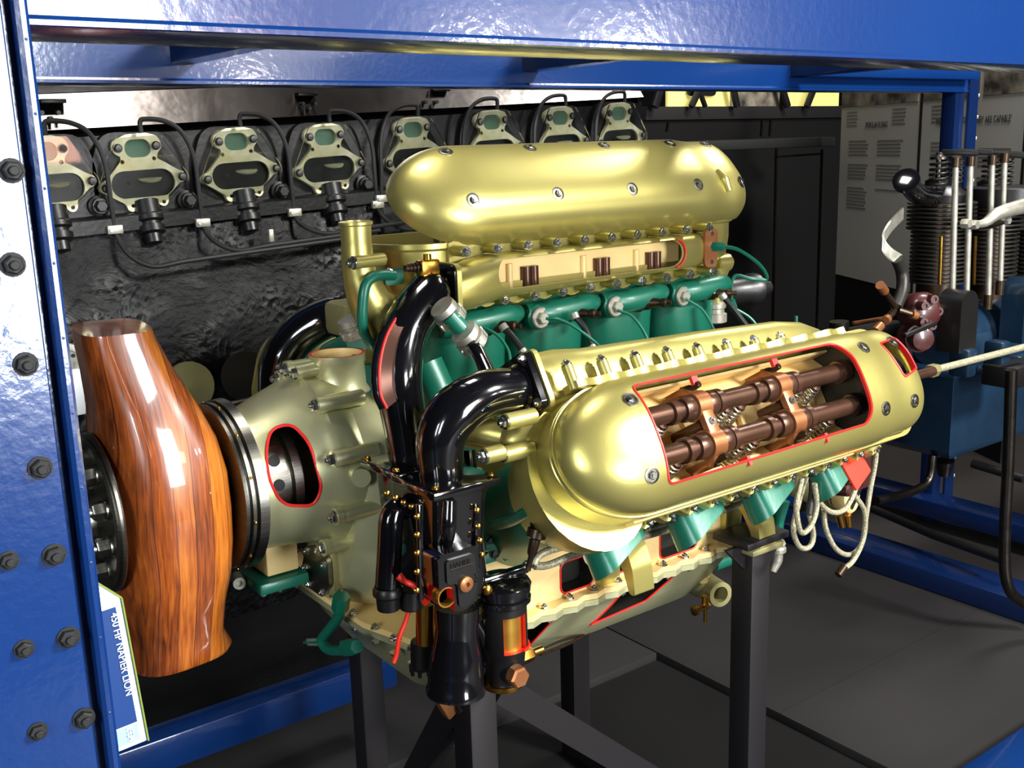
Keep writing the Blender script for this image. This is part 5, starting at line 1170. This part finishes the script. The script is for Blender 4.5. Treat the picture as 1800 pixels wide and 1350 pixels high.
# ================================================================== INFORMATION PANELS
KP = 1.444; A = V((4.607, 2.293, 0)); D = V((-.471, -.882, 0)).normalized(); N = V((-D.y, D.x, 0)); N = -N if N.dot(CAMPOS - A) < 0 else N
def panel(s0, s1, lab, title, tpos, cols, photos):
    t = thing('information_panel', lab, 'panel', A + D * ((s0 + s1) / 2 * KP) + EZ * -.94)
    def at(s, z, o=0): return A + D * s * KP + EZ * (.493 + (z - .493) * KP if z > -.9 else z) + N * o
    def slab(nm_, a, c, z0, z1, o, th, m_, l=None):
        b = NB(); ring_faces(b, [[at(a, z, o), at(c, z, o), at(c, z, o - th), at(a, z, o - th)] for z in (z0, z1)]); return part(nm_, b, m_, t, l)
    slab('board', s0, s1, -.05, .80, 0, .02, 'panel_grey'); slab('frame_foot', s0, s1, -.949, -.05, -.002, .016, 'wall_dark')
    slab('edge_strip', s1, s1 + .012, -.05, .80, .002, .02, 'wall_dark')
    for a, c in photos: slab('photograph', a, c, .600, .78, .003, .003, 'photo')
    text(None, title, at(tpos, .520, .002), D, EZ, .042, 'ink', t, 'heading', .0005, squeeze=.72)
    b = NB()
    for (a, c, z0, n) in cols:
        for k_ in range(n):
            if k_ in (5, 6, 12, 13): continue
            z = z0 - k_ * .0125; L = (c - a) * random.uniform(.85, 1)
            ring_faces(b, [[at(a, zz, .0015), at(a + L, zz, .0015), at(a + L, zz, 0), at(a, zz, 0)] for zz in (z, z + .0045)])
    o = part('printed_text', b, 'ink2', t); o['kind'] = 'stuff'
mat('ink2', (112, 110, 106), .8)
mat('photo', (150, 140, 122), .8, 0, 0, .3, (9, .16, (46, 42, 38)))
panel(0.0, .585, 'pale grey upright panel headed POPULAR FLYING, left of the blue post', 'POPULAR FLYING', .205, [(.075, .235, .47, 21), (.30, .49, .47, 15), (.05, .14, .578, 5), (.40, .50, .578, 5)], [(.005, .255), (.262, .57)])
panel(.60, 1.16, 'pale grey upright panel headed MEN DO, partly behind the blue rack post', "'MEN DO MORE THAN THEY ARE CAPABLE'", .69, [(.665, .86, .46, 24), (.94, 1.12, .44, 18), (.66, .76, .578, 5)], [(.605, .72), (.725, .93), (.95, 1.15)])

# ================================================================== FAR EXHIBIT WALL
m, nt, bb = nm('lit'); bb.inputs['Base Color'].default_value = lin((226, 214, 130)); bb.inputs['Emission Color'].default_value = lin((226, 212, 120)); bb.inputs['Emission Strength'].default_value = .55
fx = thing('lit_display_frieze', 'row of yellowish lit display panels behind dark struts, far behind the gold engine', 'display', (4.2, 3.3, -.95))
YF = 3.3
def PF(px, py): return PY(px, py, YF)
for a, c in ((1172, 1285), (1285, 1372), (1380, 1412), (1412, 1476)):
    p0, p1 = PF(a + 2, 190), PF(c - 2, 190); b = NB(); box(b, (p0.x, YF, .70), (p1.x, YF + .02, 1.1)); part('lit_panel', b, 'lit' if a != 1285 else 'photo', fx)
b = NB(); p0, p1 = PF(1130, 190), PF(1520, 190); box(b, (p0.x, YF - .03, .62), (p1.x, YF + .05, .70), .004); part('frieze_rail', b, 'mat_grey', fx)
b = NB(); box(b, (p0.x, YF, -.95), (p1.x + .5, YF + .04, .62)); part('backboard', b, 'wall_dark', fx)
for a, c, w_ in ((1215, 1247, .035), (1240, 1215, .02), (1296, 1281, .04), (1385, 1365, .04), (1418, 1445, .04), (1150, 1172, .05)):
    p0, p1 = PY(a, 188, YF - .1), PY(c, 120, YF - .1); b = NB(); bar(b, p0, p1, w_, .03, EY, .004); part('strut', b, 'stand_black', fx)
p0 = PY(1232, 162, YF - .02); b = NB(); pts = [(.13 * math.cos(a), .028 * math.sin(a) + .006 * math.sin(3 * a)) for a in [math.pi * 2 * i / 28 for i in range(28)]]; plate(b, pts, p0 + V((.0, 0, 0)), EX, EZ, .01); part('aircraft_silhouette', b, 'stand_black', fx, 'dark airship-like picture on the lit panel')
bn = thing('museum_bench', 'dark metal-framed bench in the gloom behind the gold engine', 'bench', (4.3, 2.5, -.95))
for (a, c) in (((1365, 260), (1365, 310)), ((1445, 262), (1445, 306)), ((1175, 215), (1172, 232)), ((1340, 210), (1338, 240)), ((1355, 210), (1353, 240))):
    b = NB(); bar(b, PY(*a, 2.5), V((PY(*c, 2.5).x, 2.5, -.95)) if a[1] > 250 else PY(*c, 2.5), .012, .012); part('bench_leg', b, 'dark_steel', bn)
b = NB(); bar(b, PY(1362, 276, 2.5), PY(1446, 270, 2.5), .012, .012); part('bench_rail', b, 'dark_steel', bn)
b = NB(); box(b, PY(1160, 262, 2.5) - V((0, 0, .02)), PY(1470, 240, 2.5) + V((0, .3, 0)), .01); part('bench_seat', b, 'rubber', bn)
